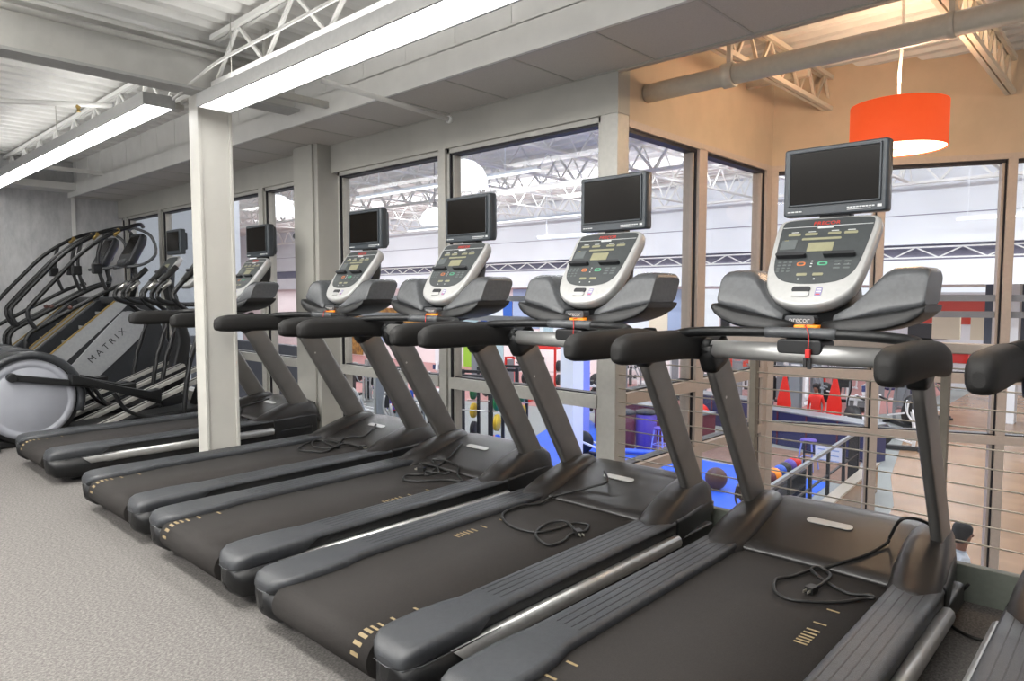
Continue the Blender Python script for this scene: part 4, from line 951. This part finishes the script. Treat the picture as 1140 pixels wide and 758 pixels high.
# left group, silver machines on the pink floor
for a in ((392, 452, 'silver machine with a tall mast right of the pilaster, leftmost of the group', 'silver_paint', 'gym_black', .5), (432, 470, 'silver and violet machine seen under the left grips', 'silver_paint', 'violet', 1.2),
          (455, 478, 'silver machine just above the middle treadmill hood', 'silver_paint', 'plate_blue', .2), (412, 446, 'small silver machine behind the leftmost group', 'silver_paint', 'navy', 2.2)):
    strength(a[0], a[1], a[2], a[3], a[4], a[5])
cardio(405, 466, 'silver cross trainer with curved white arms near the left group', 'silver_paint', 'steel_grey', .8)
cardio(445, 452, 'dark cross trainer on the pink floor', 'silver_paint', 'gym_black', 2.4)
tag(MB().ball((0, 0, .32), .32).build('exercise_ball', 'gym_black', loc=(atZ(398, 425, G).x, atZ(398, 425, G).y, G+.012)), 'black exercise ball on the far left floor', 'ball')
cardio(414, 512, 'nearest silver cross trainer with white curved arms, below the left window rail', 'silver_paint', 'steel_grey', .9, 1.15)
strength(384, 500, 'near silver machine with a white pad right beside the pilaster', 'silver_paint', 'white_plastic', .4, 1.05)
cardio(474, 500, 'near grey cross trainer left of the window mullion', 'steel_grey', 'gym_black', 2.0, 1.0)
runner(484, 446, 'white running machine at the far side of the pink floor', .6)
# racks with plates
rack(531, 505, 'black power rack with green, yellow and blue plates, right of the mullion', rz=.45)
rack(560, 492, 'power rack with yellow plates behind the blue bench', rz=.45, plates=('plate_green', 'plate_yellow', 'gym_black'))
bench(556, 524, 'blue bench by the plate racks', rz=-.3)
tag(MB().ball((0, 0, .2), .2).build('medicine_ball', 'bright_red', loc=(atZ(549, 500, G).x, atZ(549, 500, G).y, G+.012)), 'red ball on the floor under the blue bench', 'ball')
strength(536, 434, 'machine in front of the lime green panels', 'steel_grey', 'gym_black', .4)
cardio(556, 440, 'cross trainer right of the lime green panels', rz=1.0)
# red rig and rack of dumbbells
rack(608, 447, 'tall red steel rig left of the white columns', 'bright_red', .3, ('gym_black', 'gym_black', 'gym_black'))
strength(574, 442, 'red framed machine beside the red rig', 'bright_red', 'gym_black', 1.1)
strength(640, 441, 'white framed machine under the red grip clip', 'white_plastic', 'bright_red', .3)
def shelf(px, py, label, rz=0.):
    t = thing('dumbbell_rack', ground(px, py), label, 'rack', None, rz)
    MB().box(-.9, -.84, -.25, .25, 0, 1.5).box(.84, .9, -.25, .25, 0, 1.5).build('frame', 'white_plastic', t)
    for z in (.35, .8, 1.25): MB().box(-.85, .85, -.22, .22, z, z+.05).build('shelf_board', 'white_plastic', t)
    m = MB()
    for z in (.4, .85, 1.3):
        for k in range(9): m.lathe([(.03, -.15), (.08, -.15), (.08, -.07), (.02, -.06), (.02, .06), (.08, .07), (.08, .15), (.03, .15)], (-.72+.18*k, 0, z+.08), 'y', 8)
    o = m.build('dumbbells', 'gym_black', t); o['kind'] = 'stuff'
    return t
shelf(664, 470, 'dumbbell rack next to the corner post', .6); shelf(690, 430, 'white dumbbell rack right of the corner post', .5)
cardio(662, 508, 'dark bike with a blue seat on the blue mat by the corner post', 'plate_blue', 'gym_black', .2, .8)
# between post and stair wall
def counter(px, py, L, rz, label, top='steel_grey', m='navy'):
    t = thing('service_counter', ground(px, py), label, 'counter', None, rz)
    MB().box(-L/2, L/2, -.35, .35, 0, .98).build('counter_body', m, t)
    n = int(L/.9)
    for k in range(n+1): MB().box(-L/2+k*L/n-.02, -L/2+k*L/n+.02, -.37, -.35, 0, .98).build('batten', 'maroon', t)
    MB().box(-L/2-.06, L/2+.06, -.38, .3, .98, 1.03).build('counter_top', top, t, bevel=.01)
    return t
counter(725, 486, 4.2, -.15, 'dark violet counter with a white top by the blue mat', m='maroon')
counter(905, 500, 3.8, -.25, 'navy blue desk with a white top where red chairs stand')
counter(812, 474, 2.8, -.15, 'short navy counter seen through the side panes')
def stool(px, py, label, m='violet', dz=.002):
    t = thing('bar_stool', (ground(px, py)[0], ground(px, py)[1], G+.0125), label, 'stool', 'bar stools at the counters')
    MB().lathe([(.02, .72), (.19, .72), (.2, .75), (.18, .78), (.02, .78)], (0, 0, 0), 'z', 16).build('seat', m, t)
    for x, y in ((-1, -1), (1, -1), (1, 1), (-1, 1)): MB().bar((x*.12, y*.12, .72), (x*.2, y*.2, 0), .03).build('leg', 'peri', t)
    MB().tube([(.17, .17, .3), (-.17, .17, .3), (-.17, -.17, .3), (.17, -.17, .3)], .012, 6, closed=True).build('foot_ring', 'peri', t)
stool(735, 507, 'violet bar stool in front of the dark violet counter, left one'); stool(752, 508, 'violet bar stool in front of the dark violet counter, right one')
stool(899, 523, 'bar stool in front of the navy desk, behind the stair railing')
def barrel(px, py, label, m, r=.3, h=1.1):
    t = thing('storage_bin', ground(px, py), label, 'bin', 'bins at the violet counter')
    MB().lathe([(r*.9, 0), (r, .05), (r, h-.08), (r*.95, h-.06)], (0, 0, 0), 'z', 20).build('bin_body', m, t); MB().lathe([(r*1.04, h-.07), (r*1.04, h), (r*.5, h+.05)], (0, 0, 0), 'z', 20).build('lid', 'gym_black', t)
barrel(695, 500, 'maroon bin left of the violet stools', 'maroon'); barrel(719, 500, 'dark violet bin next to the maroon one', 'violet')
def ball(px, py, r, m, label, dz=0.):
    p = ground(px, py); tag(MB().ball((0, 0, r), r).build('exercise_ball', m, loc=(p[0], p[1], p[2]+dz)), label, 'ball')
ball(776, 476, .42, 'bright_red', 'large red exercise ball left of the railing post'); ball(716, 462, .3, 'bright_red', 'red ball behind the dark violet counter')
ball(797, 545, .25, 'brown_leather', 'brown leather ball on the blue mat behind the near upright')
bench(708, 522, 'low bench with a blue pad on the blue mat', rz=.4)
cardio(806, 604, 'dark machine below the blue mat, under the near upright', 'gym_black', 'gym_black', .3, .7)
strength(700, 445, 'grey machine seen right beside the corner post', 'steel_grey', 'gym_black', .4); strength(757, 438, 'white machine above the side window rail', 'white_plastic', 'bright_red', .8)
cardio(770, 446, 'cross trainer on the pink floor through the side panes', rz=.5); runner(727, 436, 'running machine far behind the side panes', .9)
strength(828, 445, 'steel machine left of the corner of the stair glass', 'steel_grey', 'gym_black', .5); tag(MB().box(-.6, .6, -.03, .03, 0, .8).build('red_banner', 'red_wall', loc=(ground(825, 440)[0], ground(825, 440)[1], G+1.0)), 'pale red banner board between machines through the side panes', 'banner')
# view through the first pane of the back stair glass
def red_chair(px, py, label):
    t = thing('high_back_chair', ground(px, py), label, 'chair', 'tall red chairs at the navy desk'); t.scale = (1.0, 1.0, 1.2)
    MB().prism([(-.22, .45), (.22, .45), (.24, .8), (.16, 1.2), (.05, 1.62), (0, 1.65), (-.06, 1.4), (-.2, .9)], 'y', .14, .22).build('backrest', 'bright_red', t, bevel=.03)
    MB().box(-.24, .24, -.24, .22, .42, .52).build('seat', 'bright_red', t, bevel=.03)
    for x in (-.2, .2):
        for y in (-.2, .18): MB().box(x-.02, x+.02, y-.02, y+.02, 0, .43).build('leg', 'steel_grey', t)
red_chair(869, 482, 'tall pointed red chair at the left end of the navy desk'); red_chair(925, 486, 'tall pointed red chair at the right end of the navy desk')
strength(895, 466, 'large grey machine with a white shroud behind the navy desk', 'steel_grey', 'white_plastic', .2, 1.15)
strength(872, 446, 'dark machine by the white column behind the desk', 'gym_black', 'gym_black', 1.0); strength(915, 442, 'machine with a bright red pad far behind the desk', 'steel_grey', 'bright_red', .6)
cardio(941, 480, 'tall black cross trainer right of the red chairs', 'gym_black', 'gym_black', 2.3, 1.1); cardio(930, 448, 'grey cross trainer behind the black one', rz=.7)
runner(975, 482, 'white running machine just left of the window mullion', .75, 1.0); runner(955, 455, 'running machine behind the tall black cross trainer', .3)
cardio(1004, 474, 'black cross trainer at the edge of the wooden court', 'steel_grey', 'gym_black', 2.3); strength(1012, 456, 'dark and blue machine left of the near upright', 'steel_grey', 'navy', .3)
cardio(996, 500, 'silver machine with crossed white legs beside the court', 'white_plastic', 'gym_black', .3, .9); strength(1020, 444, 'grey machine far down the court edge', 'steel_grey', 'gym_black', .3)
strength(985, 446, 'machine far behind the window mullion', 'white_plastic', 'navy', .9); cardio(1033, 466, 'cross trainer at the far court edge', rz=.5)
strength(860, 438, 'machine at the left end behind the desk', 'white_plastic', 'gym_black', .2); strength(941, 432, 'white machine at the back of the hall', 'white_plastic', 'gym_black', .4)
# the mass of machines at the far side, too alike to tell apart
far = []
for k in range(90):
    px = 380+(k*37) % 330 if k < 55 else 700+(k*53) % 330
    py = 438+(k*11) % 34 if px < 500 else 436+(k*7) % 14
    p = ground(px, py)
    if any((p[0]-q[0])**2+(p[1]-q[1])**2 < 2.9 for q in far) or any(o.parent is None and o.type == 'EMPTY' and (o.location.x-p[0])**2+(o.location.y-p[1])**2 < 2.9 for o in C.objects if 'category' in o and o['category'] != 'mat' and o.location.z < -2.5): continue
    if p[1] > 28 or p[1] < 9 or (p[0] > -16.9 and p[0] < -6.9 and p[1] < 18.5) or len(far) > 34 or (p[0] > -6.9 and p[1] > 17): continue
    far.append(p)
    m_ = ['silver_paint', 'steel_grey', 'white_plastic', 'gym_black'][k % 4]; d_ = ['gym_black', 'navy', 'bright_red', 'gym_black', 'steel_grey'][k % 5]
    (strength if k % 2 else cardio)(px, py, '', m_, d_, .4*(k % 7))
for o in C.objects:
    if 'label' in o and o['label'] == '':
        o['label'] = 'one of the small gym machines massed at the far side of the hall'; o['group'] = 'far machines across the hall'
# stair parapet, black railing, notice
pa = atZ(966, 545, G); pb = atZ(905, 640, G)
ax, ay, bx, by = -4.55, 16.9, -4.1, 10.2
pw = thing('stair_parapet', (ax, ay, G), 'brown wooden parapet with a pale cap running beside the court', 'parapet')
dx, dy = bx-ax, by-ay; Lp = math.hypot(dx, dy); pw.rotation_euler.z = math.atan2(dy, dx)
MB().box(0, Lp, -.08, .08, 0, .62).build('wall_body', 'wood_floor', pw); MB().box(-.05, Lp, -.11, .11, .62, .66).build('cap', 'cable_steel', pw)
rl = thing('stair_railing', (ax-.35, ay, G), 'black metal railing slanting down behind the first glass pane', 'railing'); rl.rotation_euler.z = math.atan2(dy, dx)
MB().box(0, Lp, -.03, .03, 1.30, 1.36).build('top_rail', 'steel_grey', rl); MB().box(0, Lp, -.02, .02, .25, .29).box(0, Lp, -.02, .02, .8, .83).build('mid_rail', 'gym_black', rl)
for k in range(6): MB().box(k*Lp/5.5, k*Lp/5.5+.07, -.03, .03, 0, 1.3).build('post', 'gym_black', rl)
for k in range(13): MB().box(.05+k*.065, .07+k*.065, -.01, .01, .27, 1.3).build('baluster', 'gym_black', rl)
a = atY(908, 494, 17.4); b = atY(937, 515, 17.4)
nb = thing('notice_board', ((a.x+b.x)/2, 17.4, G), 'white notice sheet on the black rail before the navy desk', 'notice')
hw, z0, z1 = (b.x-a.x)/2, b.z-G, a.z-G
MB().box(-hw, hw, -.01, .01, z0, z1).build('sheet', 'white_plastic', nb)
for k in range(3): MB().box(-hw*.8, hw*.8, -.014, -.01, z1-.12-k*.13, z1-.09-k*.13).build('print_line', 'pale_blue', nb)
MB().box(-hw-.3, hw+.6, .01, .05, z1-.02, z1+.03).box(-hw-.3, -hw-.26, .01, .05, 0, z1).box(hw+.56, hw+.6, .01, .05, 0, z1).box(-hw-.3, hw+.6, .01, .05, z0+.1, z0+.14).build('stand', 'gym_black', nb)
# balls stored on the floor rack along the railing
cols = ['bright_red', 'violet', 'gym_black', 'plate_blue', 'stop_orange', 'maroon', 'gym_black', 'violet']
rk = thing('ball_rack', (-5.55, 13.9, G+.012), 'low dark rack of small medicine balls behind the stair railing', 'rack'); rk.rotation_euler.z = math.atan2(dy, dx)
MB().box(-1.3, 1.3, -.2, .2, .3, .34).box(-1.3, 1.3, -.2, .2, .62, .66).box(-1.3, -1.24, -.2, .2, 0, .66).box(1.24, 1.3, -.2, .2, 0, .66).build('frame', 'gym_black', rk)
cn = ['red', 'violet', 'black', 'blue', 'orange', 'maroon', 'dark', 'purple']; ps = ['first', 'second', 'third', 'fourth', 'fifth', 'sixth', 'seventh', 'eighth']
for k in range(8):
    v = Matrix.Rotation(rk.rotation_euler.z, 3, 'Z') @ Vector((-1.12+k*.32, 0, 0))
    tag(MB().ball((0, 0, .14), .14).build('medicine_ball', cols[k], loc=(-5.55+v.x, 13.9+v.y, G+.012+.66)), '%s medicine ball on the low rack, %s from its far end' % (cn[k], ps[k]), 'ball', 'medicine balls on the low rack')

# ------------------------------------------------------------------ people
def person(name, loc, rz, label, shirt, legs, pose=0):
    t = thing(name, loc, label, 'person', None, rz)
    # faces +y; one continuous skin: torso, arms, legs, neck, head
    me = bpy.data.meshes.new('body'); V = []; E = []; Rr = []
    def v(p, r, par=None):
        V.append(p); Rr.append(r)
        if par is not None: E.append((par, len(V)-1))
        return len(V)-1
    pel = v((0, 0, .95), (.15, .11)); wa = v((0, .0, 1.12), (.135, .095), pel); ch = v((0, .01, 1.32), (.16, .11), wa); nb_ = v((0, 0, 1.45), (.075, .07), ch)
    nk = v((0, .01, 1.52), (.052, .052), nb_); h1 = v((0, .03, 1.60), (.072, .085), nk); h2 = v((0, .035, 1.68), (.074, .095), h1); h3 = v((0, .025, 1.74), (.05, .065), h2)
    for s in (-1, 1):
        st = .14*s if pose == 0 else 0
        hp = v((s*.09, 0, .88), (.085, .09), pel); kn = v((s*.10, .03+st, .50), (.058, .06), hp); an = v((s*.10, -.02+st*1.5, .09), (.036, .04), kn); toe = v((s*.11, .13+st*1.5, .04), (.035, .025), an)
        sh = v((s*.17, 0, 1.40), (.058, .058), ch); el = v((s*.23, -.04-st*.8, 1.12), (.04, .04), sh); wr_ = v((s*.22, .08-st*1.1, .90), (.027, .027), el); pm = v((s*.22, .11-st*1.1, .83), (.034, .018), wr_)
        for k in range(4):
            f1 = v((s*.22, .085+.018*k-st*1.1, .775-.004*(k % 3)), (.009, .009), pm); v((s*.215, .09+.016*k-st*1.1, .745), (.008, .008), f1)
        th = v((s*.20, .14-st*1.1, .82), (.010, .010), pm); v((s*.195, .155-st*1.1, .79), (.009, .009), th)
    me.from_pydata(V, E, []); me.update()
    o = bpy.data.objects.new('body', me); C.objects.link(o)
    sk = o.modifiers.new('skin', 'SKIN')
    for i, d in enumerate(me.skin_vertices[0].data): d.radius = Rr[i]; d.use_root = (i == 0)
    sub = o.modifiers.new('sub', 'SUBSURF'); sub.levels = 2; sub.render_levels = 2
    dg = bpy.context.evaluated_depsgraph_get(); nm = bpy.data.meshes.new_from_object(o.evaluated_get(dg)); bpy.data.objects.remove(o)
    for k in ('skin', shirt, legs, 'gym_black'): nm.materials.append(M[k])
    for p in nm.polygons:
        c_ = p.center; p.use_smooth = True
        p.material_index = 0 if c_.z > 1.475 or (abs(c_.x) > .155 and c_.z < .93) else (3 if c_.z < .09 else (1 if c_.z > .93 else 2))
    bo = bpy.data.objects.new('body', nm); C.objects.link(bo); bo.parent = t
    hr = MB().loft([[(a, b+.01, z) for a, b in rrect(0, y, w_*2, d_*2, min(w_, d_)*.8, 5)] for y, w_, d_, z in ((-.035, .075, .06, 1.57), (-.02, .088, .085, 1.63), (.005, .092, .10, 1.69), (.01, .085, .10, 1.74), (.005, .06, .075, 1.785), (0, .02, .03, 1.80))]).build('hair', 'hair', t)
    f = MB().loft([[(a, b, z) for a, b in rrect(0, y, w_*2, .02, .008, 3)] for y, w_, z in ((.115, .012, 1.63), (.130, .012, 1.645), (.118, .007, 1.675))])
    f.build('nose', 'skin', t)
    return t
p = atZ(1070, 582, G+1.8)
person('person', (p.x, p.y, G+.012), math.radians(-62), 'person with short black hair and a pale grey shirt walking on the court', 'shirt_white', 'trouser')
p = ground(905, 494)
person('person', (p[0], p[1]+.15, G+.012), math.radians(180), 'person in a red shirt with black hair standing behind the navy desk', 'bright_red', 'navy', 1)
